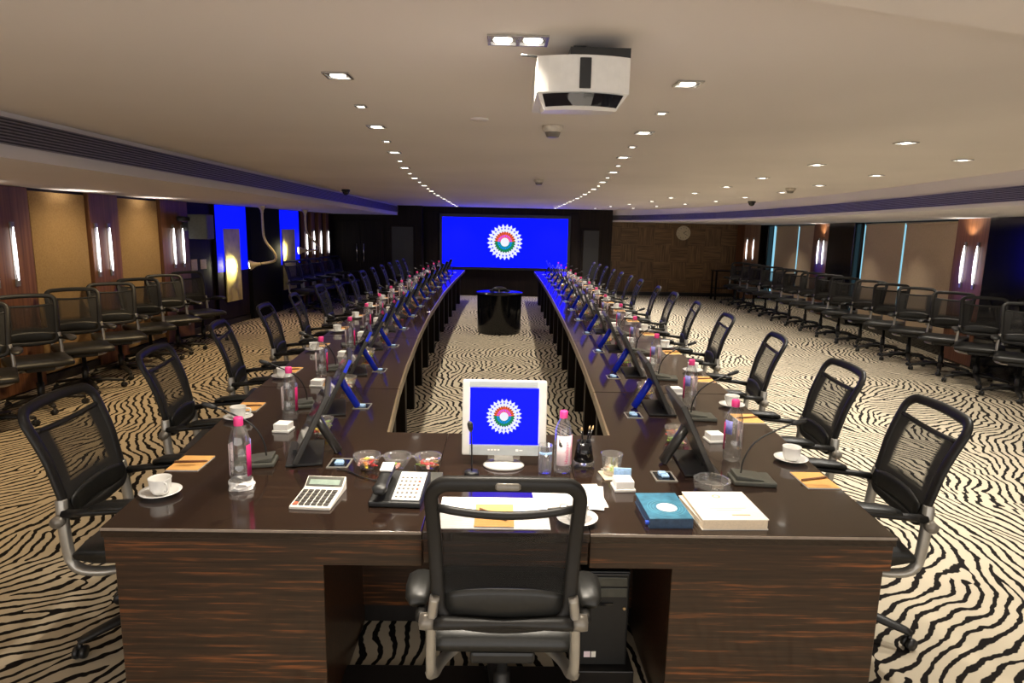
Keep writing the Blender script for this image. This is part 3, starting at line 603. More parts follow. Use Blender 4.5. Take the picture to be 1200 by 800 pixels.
# ------------------------------------------------------------------ office chair (origin on the floor under the seat, looks to +Y)
def yb(z): return -.235-.03*(z-.62)/.2 if z < .82 else -.265-.085*((z-.82)/.27)**1.3
def make_chair(dz=0.0, lift=0.0, wide=1.03, arm=1.0, lean=-.07, out=0.0, seat_lift=0.0, net='net'):
    t = thing('mesh_office_chair', '', 'chair')
    # back frame: closed rounded loop
    loop = []
    def add(x, z): loop.append((x, yb(z)-.02*(1-(x/.25)**2), z))
    for k in range(9): a = PI+PI/2*k/8; add(-.205+.05+.05*math.cos(a)-.0, .685+.07*math.sin(a))
    for k in range(1, 8): add(-.155+.31*k/8, .615-.012*math.sin(PI*k/8))
    for k in range(9): a = -PI/2+PI/2*k/8; add(.155+.05*math.cos(a), .685+.07*math.sin(a))
    for k in range(1, 8): add(.205+.020*k/8, .685+.33*k/8)
    for k in range(9): a = PI/2*k/8; add(.168+.057*math.cos(a), 1.014+.056*math.sin(a))
    for k in range(1, 8): add(.168-.336*k/8, 1.07+.006*math.sin(PI*k/8))
    for k in range(9): a = PI/2+PI/2*k/8; add(-.168+.057*math.cos(a), 1.014+.056*math.sin(a))
    for k in range(1, 8): add(-.225+.020*k/8, 1.014-.33*k/8)
    b = MB(); b.sweep(loop, .0225, .013, n=8, closed=True, side=(0, 1, .2), sq=.7)
    b.sweep([(x, yb(.985)-.02*(1-(x/.25)**2), .985-.014*(1-(x/.2)**2)) for x in [-.205+.41*k/10 for k in range(11)]], .012, .011, n=8, side=(0, 1, .2))
    fr = b.build('back_frame', M['frame'], t)
    MB().sweep([(.005+x, yb(1.07)-.02-.017, 1.073) for x in (-.038, -.03, .03, .038)], .011, .004, n=10, side=(0, 1, 0), taper=[.5, 1, 1, .5]).build('handle_plate', M['plate'], fr)
    g = []; nx, nz = 8, 10
    for j in range(nz+1):
        z = .63+(.978-.63)*j/nz; w = .19+.025*j/nz
        for i in range(nx+1):
            x = -w+2*w*i/nx; g.append((x, yb(z)-.012*(1-(x/.25)**2)+.004, z-.012*(1-(x/.2)**2)*(j/nz)))
    f = [(j*(nx+1)+i, j*(nx+1)+i+1, (j+1)*(nx+1)+i+1, (j+1)*(nx+1)+i) for j in range(nz) for i in range(nx)]
    MB().add(g, f, True).build('back_net', M[net], t)
    # lumbar pad
    b = MB(); b.sweep([(x, yb(.68)+.014-.02*(1-(x/.25)**2), .665+.014*(1-(x/.185)**2)) for x in [-.185+.37*k/10 for k in range(11)]], .052, .009, n=10, side=(0, 1, 0), taper=[.75, .88, .96]+[1]*5+[.96, .88, .75]); b.build('lumbar_pad', M['leather'], t)
    # seat
    prof = [(-.225, .455), (-.23, .48), (-.20, .51), (-.05, .505), (.12, .51), (.20, .50), (.235, .47), (.225, .44), (.15, .43), (-.15, .43)]
    v = []; K = len(prof); xs = [-.245, -.235, -.19, -.1, 0, .1, .19, .235, .245]; sc = [.62, .86, 1, 1, .97, 1, 1, .86, .62]
    for x, q in zip(xs, sc):
        for y, z in prof: v.append((x, y*(.9+.1*q), .468+(z-.468)*q))
    f = [(i*K+j, i*K+(j+1) % K, (i+1)*K+(j+1) % K, (i+1)*K+j) for i in range(len(xs)-1) for j in range(K)]+[tuple(range(K-1, -1, -1)), tuple(range((len(xs)-1)*K, len(xs)*K))]
    MB().add(v, f, True).build('seat', M['leather'], t)
    b = MB(); b.box(-.11, .11, -.14, .12, .385, .43); b.build('mechanism', M['black'], t, .012)
    for s in (-1, 1):
        ar = MB().sweep([(s*.246, -.13, .683+dz), (s*.252, -.09, .695+dz), (s*.254, .0, .70+dz), (s*.252, .12, .702+dz), (s*.248, .17, .694+dz), (s*.244, .19, .684+dz)], .044, .017, n=10, side=(0, 0, 1), taper=[.6, .9, 1, 1, .85, .45]).build('armrest', M['leather'], t)
        b = MB(); b.sweep([(s*.226, -.25, .65+dz*.5), (s*.235, -.16, .66+dz), (s*.242, .02, .672+dz), (s*.242, .10, .68+dz)], .016, .014, n=8, side=(0, 0, 1), taper=[1.3, 1.1, .9, .5]); b.build('armrest_bracket', M['frame'], ar)
        path = smoothpts([(s*.214, -.262, .705), (s*.222, -.258, .65), (s*.228, -.25, .52), (s*.228, -.235, .41), (s*.215, -.13, .385), (s*.16, -.04, .382), (s*.09, 0, .385)], 2)
        MB().sweep(path, .021, .016, n=8, side=lambda i, p=path, s=s: (s, 0, 0) if p[i][2] > .44 else (s*.3, 0, 1), sq=.7).build('arm_support', M['silver'], t)
        MB().lathe([(.001, -.03), (.024, -.028), (.026, 0), (.024, .02), (.001, .024)], 14, Matrix.Translation((s*.240, -.262, .625)) @ Matrix.Rotation(s*PI/2, 4, 'Y')).build('pivot_knob', M['plate'], t)
    b = MB(); b.sweep([(x, -.268, .625) for x in (-.215, -.18, -.08, 0, .08, .18, .215)], .024, .020, n=10, side=(0, 0, 1), taper=[1, 1, .8, .62, .8, 1, 1]); b.build('pivot_bar', M['frame'], t)
    MB().lathe([(.001, .09), (.030, .09), (.030, .26), (.020, .26), (.020, .39), (.001, .39)], 14).build('gas_column', M['black'], t)
    b = MB(); b.lathe([(.001, .075), (.045, .075), (.05, .10), (.04, .135), (.001, .135)], 14)
    for k in range(5):
        a = 2*PI*k/5-PI/2+PI/5+.12; c, s = math.cos(a), math.sin(a)
        b.sweep([(c*.03, s*.03, .112), (c*.17, s*.17, .106), (c*.31, s*.31, .082), (c*.335, s*.335, .074)], .030, .020, n=8, side=(0, 0, 1), taper=[1.1, 1, .8, .6])
    b.build('star_base', M['frame'], t)
    for k in range(5):
        a = 2*PI*k/5-PI/2+PI/5+.12; b = MB()
        for o in (-.013, .013): b.lathe([(.001, -.009), (.026, -.009), (.0275, 0), (.026, .009), (.001, .009)], 12, Matrix.Translation((math.cos(a)*.33, math.sin(a)*.33, .0278)) @ Matrix.Rotation(a+.9, 4, 'Z') @ Matrix.Translation((0, o, 0)) @ Matrix.Rotation(PI/2, 4, 'X'))
        b.sweep([(math.cos(a)*.33, math.sin(a)*.33, .03), (math.cos(a)*.33, math.sin(a)*.33, .072)], .009, n=6)
        b.build('caster', M['black'], t)
    for o in kids(t):
        for q in [o]+kids(o):
            for v in q.data.vertices:
                v.co.x *= wide; v.co.z *= .962
                if o.name[:6] == 'armres': v.co.y = -.13+(v.co.y+.13)*arm-.05*(1-arm)/.5
                if o.name[:5] in ('back_',) and v.co.z > .6: v.co.y += lean*(v.co.z-.6)
                if o.name[:6] == 'armres': v.co.x += math.copysign(out, v.co.x)
                if o.name[:5] in ('seat', 'seat.'): v.co.z += seat_lift
                if o.name[:4] not in ('star', 'cast') and v.co.z > .2: v.co.z += lift
    return t
HEAD_CHAIR = make_chair(-.06, .022, .94, .55, .19, .03, .04, 'sheer'); HEAD_CHAIR.location = (.02, 1.965, 0); HEAD_CHAIR['label'] = 'black mesh office chair at the head of the table, back to the camera'
CH = Proto(make_chair())
cy_l = [2.62, 3.7, 4.75, 5.85, 6.85, 7.95, 8.9, 9.8, 10.7, 11.6, 12.5, 13.4, 14.3, 15.2]
cy_r = [2.68, 3.53, 4.58, 5.72, 6.75, 7.75, 8.65, 9.85, 10.7, 11.6, 12.5, 13.45, 14.4, 15.3]
yaw_l = [.06, .15, .20, .12, .16, .06, .14, .1, .05, .12, .1, .13, .06, .1]
yaw_r = [-.10, -.08, -.16, -.12, -.18, -.12, -.16, -.1, -.15, -.1, -.14, -.1, -.12, -.1]
for i in range(14):
    x = lerp(XO_L, cy_l[i])+(.13 if i else .08)
    CH.put('black mesh office chair, %s from the camera along the left side of the table' % ORD[i], (-x, cy_l[i], 0), -PI/2+yaw_l[i], 'chairs along the left table wing')
    x = lerp(XO_R, cy_r[i])+.12
    CH.put('black mesh office chair, %s from the camera along the right side of the table' % ORD[i], (x, cy_r[i], 0), PI/2+yaw_r[i], 'chairs along the right table wing')
for i, (x, y) in enumerate(((-4.33, 4.55), (-4.33, 5.25), (-4.35, 5.95), (-4.38, 6.65), (-4.42, 7.36), (-4.46, 8.08), (-4.48, 8.8), (-4.46, 9.52))):
    CH.put('black mesh office chair parked along the left wall, %s from the camera' % ORD[i], (x, y, 0), -PI+.72+(.06, -.05, .04, 0, -.06, .05, .1, .25)[i], 'chairs along the left wall')
for i, y in enumerate((13.2, 13.9, 14.6, 15.3, 16.0)):
    CH.put('black mesh office chair in the left alcove by the far doors, %s from the camera' % ORD[i], (-4.02+.035*i, y, 0), -PI/2-.35, 'chairs in the left alcove')
for i in range(15):
    y = 6.95+.68*i; x = 5.82+.012*(i % 3)+.013*i
    CH.put('black mesh office chair parked along the right window wall, %s from the camera' % ORD[i], (x, y, 0), PI-.68+.08*math.sin(i*2.3), 'chairs along the right wall')

# ------------------------------------------------------------------ place settings
def make_monitor(strut_mat):
    """thin tilted display: faces -Y (towards the seated person), rests on an easel strut"""
    t = thing('desk_monitor', '', 'monitor')
    tilt = Matrix.Translation((0, 0, .022)) @ Matrix.Rotation(-.45, 4, 'X')
    MB().box(-.18, .18, 0, .022, 0, .325, tilt).build('display_housing', M['mon'], t, .004)
    MB().box(-.168, .168, -.0025, -.0005, .012, .313, tilt).build('display_panel', M['scrdark'], t)
    MB().box(.1805, .1815, .002, .020, .25, .323, tilt).build('edge_strip', strut_mat, t) if strut_mat is M['bluepl'] else None  # screen glint on the panel edge, made as a blue strip
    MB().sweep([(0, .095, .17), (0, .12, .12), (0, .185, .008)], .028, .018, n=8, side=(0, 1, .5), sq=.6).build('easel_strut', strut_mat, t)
    MB().box(-.16, .16, -.03, .12, .001, .012).build('base_plate', M['black'], t, .003)
    MB().box(-.05, .05, -.005, .03, .012, .04).build('hinge', M['black'], t)
    return t
MON = Proto(make_monitor(M['mon'])); MONB = Proto(make_monitor(M['bluepl']))  # second variant carries the screen's blue reflection as strut colour
def make_port():
    t = thing('table_port', '', 'port box')
    b = MB(); b.box(-.055, .055, -.045, -.038, 0, .004).box(-.055, .055, .038, .045, 0, .004).box(-.055, -.047, -.038, .038, 0, .004).box(.047, .055, -.038, .038, 0, .004); b.build('metal_rim', M['silver'], t)
    MB().box(-.047, .047, -.038, .038, .0005, .002).build('well', M['scrdark'], t)
    b = MB(); b.box(-.02, .02, -.02, .012, .0025, .012).box(.0, .03, -.012, .02, .0025, .016); b.build('connector', M['paleblue'], t, .003)
    return t
PORT = Proto(make_port())
def make_mic():
    t = thing('gooseneck_microphone', '', 'microphone')
    b = MB(); b.prism([(-.065, -.07), (.065, -.07), (.055, .10), (-.055, .10)], 0, .02); b.build('base', M['mic'], t, .006)
    b = MB(); b.add([(-.05, -.02, .0205), (.05, -.02, .0205), (.045, .09, .0205), (-.045, .09, .0205), (-.05, -.02, .026), (.05, -.02, .026), (.045, .09, .04), (-.045, .09, .04)], [(3, 2, 1, 0), (4, 5, 6, 7), (0, 1, 5, 4), (1, 2, 6, 5), (2, 3, 7, 6), (3, 0, 4, 7)]); b.build('speaker_wedge', M['mic'], t, .003)
    MB().sweep(smoothpts([(0, .06, .03), (0, .055, .10), (0, .01, .18), (0, -.10, .24), (0, -.14, .255)], 2), .0038, n=7).build('gooseneck', M['black'], t)
    MB().sweep([(0, -.125, .25), (0, -.14, .255), (0, -.175, .268), (0, -.185, .271)], .011, n=10, taper=[.5, 1, 1, .5]).build('microphone_head', M['black'], t)
    return t
MIC = Proto(make_mic())
def arc_band(r, z0, z1, a0, a1, n_=14):
    v = []; f = []
    for i in range(n_+1):
        a = a0+(a1-a0)*i/n_
        for rr in (r, r+.0008):
            for z in (z0, z1): v.append((rr*math.cos(a), rr*math.sin(a), z))
    for i in range(n_):
        k = 4*i; f += [(k, k+4, k+5, k+1), (k+2, k+3, k+7, k+6), (k+1, k+5, k+7, k+3), (k, k+2, k+6, k+4)]
    return v, f
BPROF = [(.001, .002), (.024, .001), (.031, .006), (.033, .016), (.033, .082), (.0305, .09), (.033, .098), (.033, .150), (.032, .165), (.026, .188), (.017, .205), (.0125, .214), (.0125, .222)]
def make_bottle(front=False):
    t = thing('water_bottle', '', 'bottle')
    MB().lathe(BPROF, 20).build('bottle_body', M['bottle'], t)
    MB().lathe([(.0145, .212), (.015, .214), (.015, .236), (.013, .239), (.001, .239)], 16).build('bottle_cap', M['pink'], t)
    b = MB()
    if not front:
        MB().add(*arc_band(.0335, .045, .150, -PI*.16, PI*.06), True).build('bottle_label', M['pinklab'], t)
        MB().add(*arc_band(.0335, .11, .162, PI*.04, PI*.34), True).build('label_band', M['lilac'], t)
        MB().add(*arc_band(.0335, .05, .15, PI*.86, PI*1.26), True).build('label_panel', M['paleink'], t)
    else:
        b.add(*arc_band(.0335, .035, .150, -PI*.78, -PI*.26), True); b.mi = 1; b.add(*arc_band(.0335, .035, .150, -PI*.26, -PI*.10), True)
        lab = b.build('bottle_label', [M['paleink'], mat('rose_label', (.85, .42, .55), .4)], t)
        cu = bpy.data.curves.new('letters', 'FONT'); cu.body = 'Himalayan'; cu.size = .021; cu.resolution_u = 2
        tmp = bpy.data.objects.new('letters', cu); COL.objects.link(tmp); bpy.context.view_layer.update()
        me = bpy.data.meshes.new_from_object(tmp.evaluated_get(bpy.context.evaluated_depsgraph_get())); bpy.data.objects.remove(tmp)
        for v in me.vertices:   # letters climb the bottle, wrapped on its side
            u, w = v.co.x, v.co.y; a = -PI*.36-w/.0348; v.co = (.0350*math.cos(a), .0350*math.sin(a), .042+u)
        me.materials.clear(); me.materials.append(M['pinklab']); o = bpy.data.objects.new('lettering', me); COL.objects.link(o); o.parent = lab
        b = MB()
        for a0, a1, z0, z1 in ((-.70, -.66, .112, .138), (-.66, -.60, .108, .120), (-.69, -.62, .120, .126), (-.61, -.57, .110, .116)): b.add(*arc_band(.0345, z0, z1, PI*a0, PI*a1, 3), True)
        b.build('printed_mark', M['black'], lab)
    return t
def grow(t, k):
    for o in kids(t):
        for q in [o]+kids(o):
            for v in q.data.vertices: v.co *= k
    return t
BOT = Proto(grow(make_bottle(), 1.18))
def make_cup():
    t = thing('coffee_cup', '', 'cup')
    MB().lathe([(.001, .003), (.024, .002), (.026, 0), (.028, .004), (.036, .02), (.040, .058), (.041, .062), (.039, .062), (.037, .055), (.032, .02), (.001, .010)], 22).build('cup_body', M['white'], t)
    MB().sweep(smoothpts([(.037, 0, .05), (.058, 0, .052), (.064, 0, .035), (.055, 0, .02), (.036, 0, .018)], 2), .0045, .003, n=7, side=(0, 1, 0)).build('cup_handle', M['white'], t)
    return t
CUP = Proto(make_cup())
o = MB().lathe([(.001, .004), (.03, .002), (.032, 0), (.036, .002), (.06, .012), (.073, .017), (.0735, .019), (.06, .0155), (.035, .006), (.001, .006)], 26).build('saucer', M['white']); tag(o, '', 'saucer'); SAU = Proto(o)
def make_pad():
    t = thing('notepad', '', 'notepad')
    MB().box(-.085, .085, -.065, .065, 0, .004).build('pages', M['paper'], t); MB().box(-.0855, .0855, -.0655, .0655, .004, .0052).build('cover', M['tan'], t)
    return t
PAD = Proto(make_pad())
def make_pen():
    t = thing('pen', '', 'pen')
    MB().sweep([(-.065, 0, .005), (.055, 0, .005), (.063, 0, .005), (.068, 0, .005)], .0045, n=8, taper=[1, 1, .7, .2]).build('barrel', M['brown'], t); MB().box(-.06, -.025, -.001, .001, .0095, .011).build('clip', M['gold'], t)
    return t
PEN = Proto(make_pen())
def make_bowl(centres, r=.05, h=.062):
    t = thing('candy_bowl', '', 'bowl')
    for x in centres:
        MB().lathe([(.001, .004), (.022, .003), (.024, 0), (.026, .004), (r*.72, h*.38), (r*.96, h*.75), (r, h), (r*.97, h), (r*.9, h*.72), (r*.66, h*.4), (.001, .010)], 22, Matrix.Translation((x, 0, 0))).build('bowl_cup', M['glass'], t)
    for a, c in zip(centres, centres[1:]):
        m_ = (a+c)/2
        MB().sweep([(a+r*.93, 0, h*.86), (m_, 0, h*.93), (c-r*.93, 0, h*.86)], .012, .004, n=8, side=(0, 0, 1)).build('bowl_bridge', M['glass'], t)
    return t
BOWL = Proto(make_bowl((-.056, .056)))
def make_napkin():
    t = thing('napkin_box', '', 'box')
    MB().box(-.042, .042, -.042, .042, 0, .012).build('tray', M['whitepl'], t, .003); MB().box(-.036, .036, -.036, .036, .0125, .042).build('paper_stack', M['paper'], t, .002)
    return t
NAP = Proto(make_napkin())
cand = []
for m in CANDY:
    o = MB().ball((0, 0, 0), .010, (1.3, .9, .7), 7, 5).sweep([(-.022, .004, 0), (-.012, 0, 0), (0, 0, 0), (.012, 0, 0), (.022, -.004, 0)], .007, .003, n=6, side=(0, 0, 1), taper=[1, .35, .5, .35, 1]).build('wrapped_candy', m); tag(o, '', 'candy'); cand.append(Proto(o))
def candies(cx, cy, z, n_, label, r=.026):
    for k in range(n_):
        lay = k//6; a = 2.4*k+.4*lay; rr = r*(1-.18*lay)*(1 if k % 6 else .2)
        o = cand[random.randrange(6)].put(label, (cx+rr*math.cos(a), cy+rr*math.sin(a), z+.011*lay), random.uniform(0, 6.28), label[:0]+'wrapped candies in '+label.split(' in ')[-1])
        o.rotation_euler.x = random.uniform(-.5, .5)
def candy_heap(cx, cy, z, label, rz):
    b = MB()
    for q in (-.056, .056):
        for k in range(9):
            a = 2.4*k; rr = .026*(1 if k else 0); b.mi = random.randrange(6)
            b.ball((q+rr*math.cos(a), rr*math.sin(a), .007*(k % 3)), .011, (1.3, 1, .8), 6, 4)
    o = b.build('candy_heap', CANDY, None, loc=(cx, cy, z), rz=rz); tag(o, label, 'candy', 'candy heaps in far bowls', 'stuff')
seats = [2.55, 3.45, 4.4, 5.37, 6.35, 7.33, 8.3, 9.27, 10.25, 11.2, 12.2, 13.15, 14.1, 15.1]
for s, to, nm in ((-1, XO_L, 'left'), (1, XO_R, 'right')):
    for i, ysn in enumerate(seats):
        rz = -PI/2 if s < 0 else PI/2
        place = '%s place along the %s table wing' % (ORD[i], nm)
        def at(d, r, z=TOP):
            y = ysn+s*r; return (s*(lerp(to, y)-d), y, z)
        jr = random.uniform
        g = lambda k: '%s along the table wings' % k
        c = at(.085, .20 if i else (.27 if s < 0 else .19))
        SAU.put('white saucer under a cup, %s' % place, c, 0, g('saucers'))
        CUP.put('white coffee cup upon its saucer, %s' % place, (c[0], c[1], TOP+.007), jr(-2, 2), g('cups'))
        p = at(.075, -.04+jr(-.02, .02)); a = rz+jr(-.06, .06)
        PAD.put('tan covered notepad, %s' % place, p, a, g('notepads'))
        PEN.put('dark pen lying across the tan notepad, %s' % place, (p[0], p[1], TOP+.0055), .22+jr(-.12, .12), g('pens'))
        bl = at(.36+.02*jr(-1, 1), .19)
        if s < 0 and i == 0: WRAP = bl
        BOT.put('clear water bottle with pink cap, %s' % place, bl, (PI*.0 if s < 0 else PI)+jr(-.3, .3), g('water bottles'))
        MIC.put('grey base gooseneck microphone, %s' % place, at(.33, -.06, TOP), rz+(.25 if s < 0 else -.1)+jr(-.1, .1), g('gooseneck microphones'))
        mr = (-.18 if i == 0 else -.02) if s < 0 else .13
        (MON if i == 0 else MONB).put(('tilted black desk monitor on dark strut, %s' if i == 0 else 'tilted black desk monitor, blue reflection painted on strut, %s') % place, at(.49, mr), rz+(.24 if s < 0 else -.06), g('desk monitors'))
        PORT.put('metal rimmed cable port let into the tabletop, %s' % place, at(.70, -.02 if s > 0 else -.08), rz, g('cable ports'))
        if i < 13:
            yb_ = (seats[i]+seats[i+1])/2+(-.02 if s > 0 else .04)
            bx = lerp(to, yb_)-.56
            BOWL.put('clear twin candy bowl just beyond the %s' % place, (s*bx, yb_, TOP), PI/2-.15*s, g('candy bowls'))
            if i < 3:
                for q in (-1, 1):
                    candies(s*bx+(.056*math.cos(PI/2-.15*s))*q, yb_+.056*math.sin(PI/2-.15*s)*q, TOP+.026, 10, 'small wrapped candy in the twin bowl beyond the %s' % place)
            else: candy_heap(s*bx, yb_, TOP+.024, 'heap of bright candies filling the bowl beyond the %s' % place, PI/2-.15*s)
            NAP.put('white square napkin box, %s' % place, (s*(lerp(to, yb_)-.36), yb_+.03, TOP), .1*s, g('napkin boxes'))

b = MB(); rnd = random.Random(3); q = []
for j in range(5):
    for i in range(18):
        rr = .0395+rnd.uniform(0, .013)*(1 if j < 4 else .4); q.append((rr*math.cos(2*PI*(i+rnd.uniform(-.35, .35))/18), rr*math.sin(2*PI*i/18), .001+(.0085*j+rnd.uniform(-.004, .006))*(j > 0)))
b.add(q, [(j*18+i, j*18+(i+1) % 18, (j+1)*18+(i+1) % 18, (j+1)*18+i) for j in range(4) for i in range(18)])
o = b.build('crumpled_wrapper', M['paper'], None, loc=(WRAP[0], WRAP[1], TOP)); tag(o, 'crumpled white wrapper round the foot of the bottle nearest the calculator', 'wrapper')
# ------------------------------------------------------------------ things on the head table
def sheet(name, x0, x1, y0, y1, z, h, m, label, cat, rz=0):
    cx, cy = (x0+x1)/2, (y0+y1)/2
    o = MB().box(-(x1-x0)/2, (x1-x0)/2, -(y1-y0)/2, (y1-y0)/2, 0, h).build(name, m, None, loc=(cx, cy, z), rz=rz)
    return tag(o, label, cat)
sheet('writing_paper', -.213, .178, 2.03, 2.29, TOP, .003, M['paper'], 'wide white blotter sheet under the tan notepad at the head seat', 'paper')
t = thing('notepad', 'tan notepad lying on the white blotter behind the head chair', 'notepad', (-.015, 2.125, TOP+.003))
MB().box(-.068, .068, -.09, .09, 0, .005).build('pages', M['paper'], t); MB().box(-.0685, .0685, -.0905, .0905, .005, .0062).build('cover', M['tan'], t)
PEN.put('dark pen lying diagonally on the tan notepad at the head seat', (-.02, 2.12, TOP+.0095), -.75)
o = sheet('loose_paper', .13, .40, 2.21, 2.43, TOP, .002, M['paper'], 'loose white sheets right of the blotter, lower of the two', 'paper', .06)
o = sheet('loose_paper', .16, .40, 2.20, 2.42, TOP+.004, .0015, M['paper'], 'loose white sheet right of the blotter, upper of the two', 'paper', -.13)
SAU.put('white saucer under the cup at the head seat', (.275, 2.10, TOP+.001), 0)
CUP.put('white coffee cup on its saucer at the head seat', (.275, 2.10, TOP+.008), 2.8)
t = thing('desk_monitor', 'white framed monitor with glowing blue emblem screen on the head table', 'monitor', (.018, 2.63, TOP), -.01)
mt = Matrix.Translation((0, 0, .045)) @ Matrix.Rotation(-.10, 4, 'X')
MB().box(-.181, .181, 0, .045, 0, .325, mt).build('housing', M['monwhite'], t, .006)
MB().box(-.148, .178, -.004, -.0005, .003, .047, mt).build('control_strip', M['mongrey'], t, .001)
MB().box(-.15, .14, -.003, -.0005, .298, .322, mt).build('top_bezel', M['mongrey'], t, .001)
sc_ = MB().box(-.148, .146, -.003, -.0005, .05, .294, mt).build('display_face', M['screenblue'], t)
em = emblem(sc_, .077, -.004, .0); em.matrix_basis = mt @ Matrix.Translation((-.002, 0, .172))
b = MB()
for k in range(4): b.box(-.07+.014*k, -.061+.014*k, -.006, -.0042, .024, .029, mt)
b.box(.05, .062, -.006, -.0042, .022, .030, mt).box(.066, .08, -.006, -.0042, .024, .028, mt); b.build('control_buttons', M['whitepl'], t)
MB().box(-.045, .045, .012, .05, .012, .06).build('stand_neck', M['monwhite'], t, .006)
MB().lathe([(.001, 0), (.085, 0), (.09, .006), (.08, .014), (.001, .018)], 28, Matrix.Scale(.75, 4, (0, 1, 0))).build('stand_foot', M['monwhite'], t)
for q in (-1, 1): MB().box(q*.055-.014, q*.055+.014, .0, .03, .03, .05).build('hinge', M['plate'], t)
t = thing('gooseneck_microphone', 'thin black gooseneck microphone standing before the white monitor', 'microphone', (-.115, 2.53, TOP))
MB().lathe([(.001, 0), (.03, 0), (.03, .012), (.012, .016), (.001, .016)], 16).build('base', M['black'], t)
MB().sweep(smoothpts([(0, 0, .015), (0, 0, .12), (-.004, -.005, .19)], 1), .0035, n=7).build('gooseneck', M['black'], t)
MB().sweep([(-.004, -.003, .185), (-.005, -.006, .20), (-.008, -.012, .222), (-.009, -.014, .23)], .012, n=10, taper=[.5, 1, 1, .6]).build('microphone_head', M['black'], t)
t = thing('conference_unit', 'flat black conference unit with thin upright stalk, behind the telephone', 'device', (-.30, 2.44, TOP))
MB().box(-.09, .07, -.05, .06, 0, .02).build('body', M['mic'], t, .004); MB().sweep([(-.035, -.02, .02), (-.035, -.02, .075)], .0025, n=6).build('stalk', M['black'], t)
t = make_bowl((-.128, 0, .128), .057, .065); t.location = (-.428, 2.57, TOP); t.name = 'candy_bowl'; tag(t, 'clear triple candy bowl with candies, between calculator and white monitor', 'bowl')
for q in (-.128, .128): candies(-.428+q, 2.57, TOP+.024, 14, 'small wrapped candy in the %s cup of the triple bowl' % ('left' if q < 0 else 'right'), .03)
for q in (0,): candies(-.428, 2.57, TOP+.02, 3, 'small wrapped candy in the centre cup of the triple bowl', .016)
# calculator
t = thing('calculator', 'cream desk calculator with dark keys beside the left front bottle', 'calculator', (-.672, 2.265, TOP), -.06)
b = MB(); b.add([(-.075, -.10, 0), (.075, -.10, 0), (.075, .10, 0), (-.075, .10, 0), (-.075, -.10, .012), (.075, -.10, .012), (.075, .05, .022), (-.075, .05, .022), (.075, .10, .05), (-.075, .10, .05)], [(3, 2, 1, 0), (4, 5, 6, 7), (7, 6, 8, 9), (0, 1, 5, 4), (2, 3, 9, 8), (1, 2, 8, 6, 5), (3, 0, 4, 7, 9)]); b.build('case', M['cream'], t, .003)
sl = Matrix.Translation((0, .05, .022)) @ Matrix.Rotation(.511, 4, 'X')
MB().box(-.07, .07, .006, .052, .0005, .003, sl).build('display_surround', M['mic'], t, .001); MB().box(-.058, .058, .012, .036, .003, .0045, sl).build('display', M['lcd'], t)
kt = Matrix.Translation((0, -.10, .012)) @ Matrix.Rotation(.0666, 4, 'X'); b = MB()
for r_ in range(5):
    for c_ in range(6):
        b.mi = 1 if (r_ == 0 and c_ == 0) else 0
        b.box(-.066+.0225*c_, -.066+.0225*c_+.0175, .010+.025*r_, .010+.025*r_+.018, .0002, .005, kt)
b.build('keys', [M['key'], M['keyred']], t, .001)
# telephone
t = thing('desk_telephone', 'white and black desk telephone between the calculator and the head chair', 'telephone', (-.375, 2.30, TOP), -.05)
b = MB(); b.add([(-.095, -.11, 0), (.095, -.11, 0), (.10, .11, 0), (-.09, .11, 0), (-.095, -.11, .022), (.095, -.11, .022), (.10, .11, .06), (-.09, .11, .06)], [(3, 2, 1, 0), (4, 5, 6, 7), (0, 1, 5, 4), (1, 2, 6, 5), (2, 3, 7, 6), (3, 0, 4, 7)]); b.build('base', M['black'], t, .006)
ft = Matrix.Translation((0, -.11, .022)) @ Matrix.Rotation(math.atan2(.038, .22), 4, 'X')
MB().box(-.012, .09, .012, .205, .0005, .006, ft).build('face_plate', M['whitepl'], t, .003)
b = MB()
for r_ in range(6):
    for c_ in range(5):
        b.mi = 1 if (r_ in (2, 4) and c_ == 4) else 0
        w_ = .0045 if r_ in (0, 5) else .006
        b.box(-.001+.017*c_, -.001+.017*c_+.009, .025+.026*r_, .025+.026*r_+w_*1.6, .006, .009, ft)
b.build('keypad', [M['plate'], M['keyred']], t)
h = MB().sweep([(-.055, .005, .03), (-.055, .02, .04), (-.055, .06, .036), (-.055, .13, .036), (-.055, .17, .04), (-.055, .20, .03)], .026, .013, n=10, side=(0, 0, 1), taper=[.7, 1.1, .9, .9, 1.1, .7], sq=.7, mtx=ft).build('handset', M['black'], t)
MB().box(-.078, -.032, .125, .185, .051, .056, ft).build('handset_label', M['paper'], h)
o = MB().sweep(smoothpts([(-.47, 2.42, TOP+.004), (-.50, 2.44, TOP+.004), (-.56, 2.47, TOP+.004), (-.62, 2.53, TOP+.004), (-.68, 2.56, TOP+.006)], 2), .003, n=6).build('telephone_cord', M['black']); tag(o, 'thin black cord running from the telephone to the left cable port', 'cord')
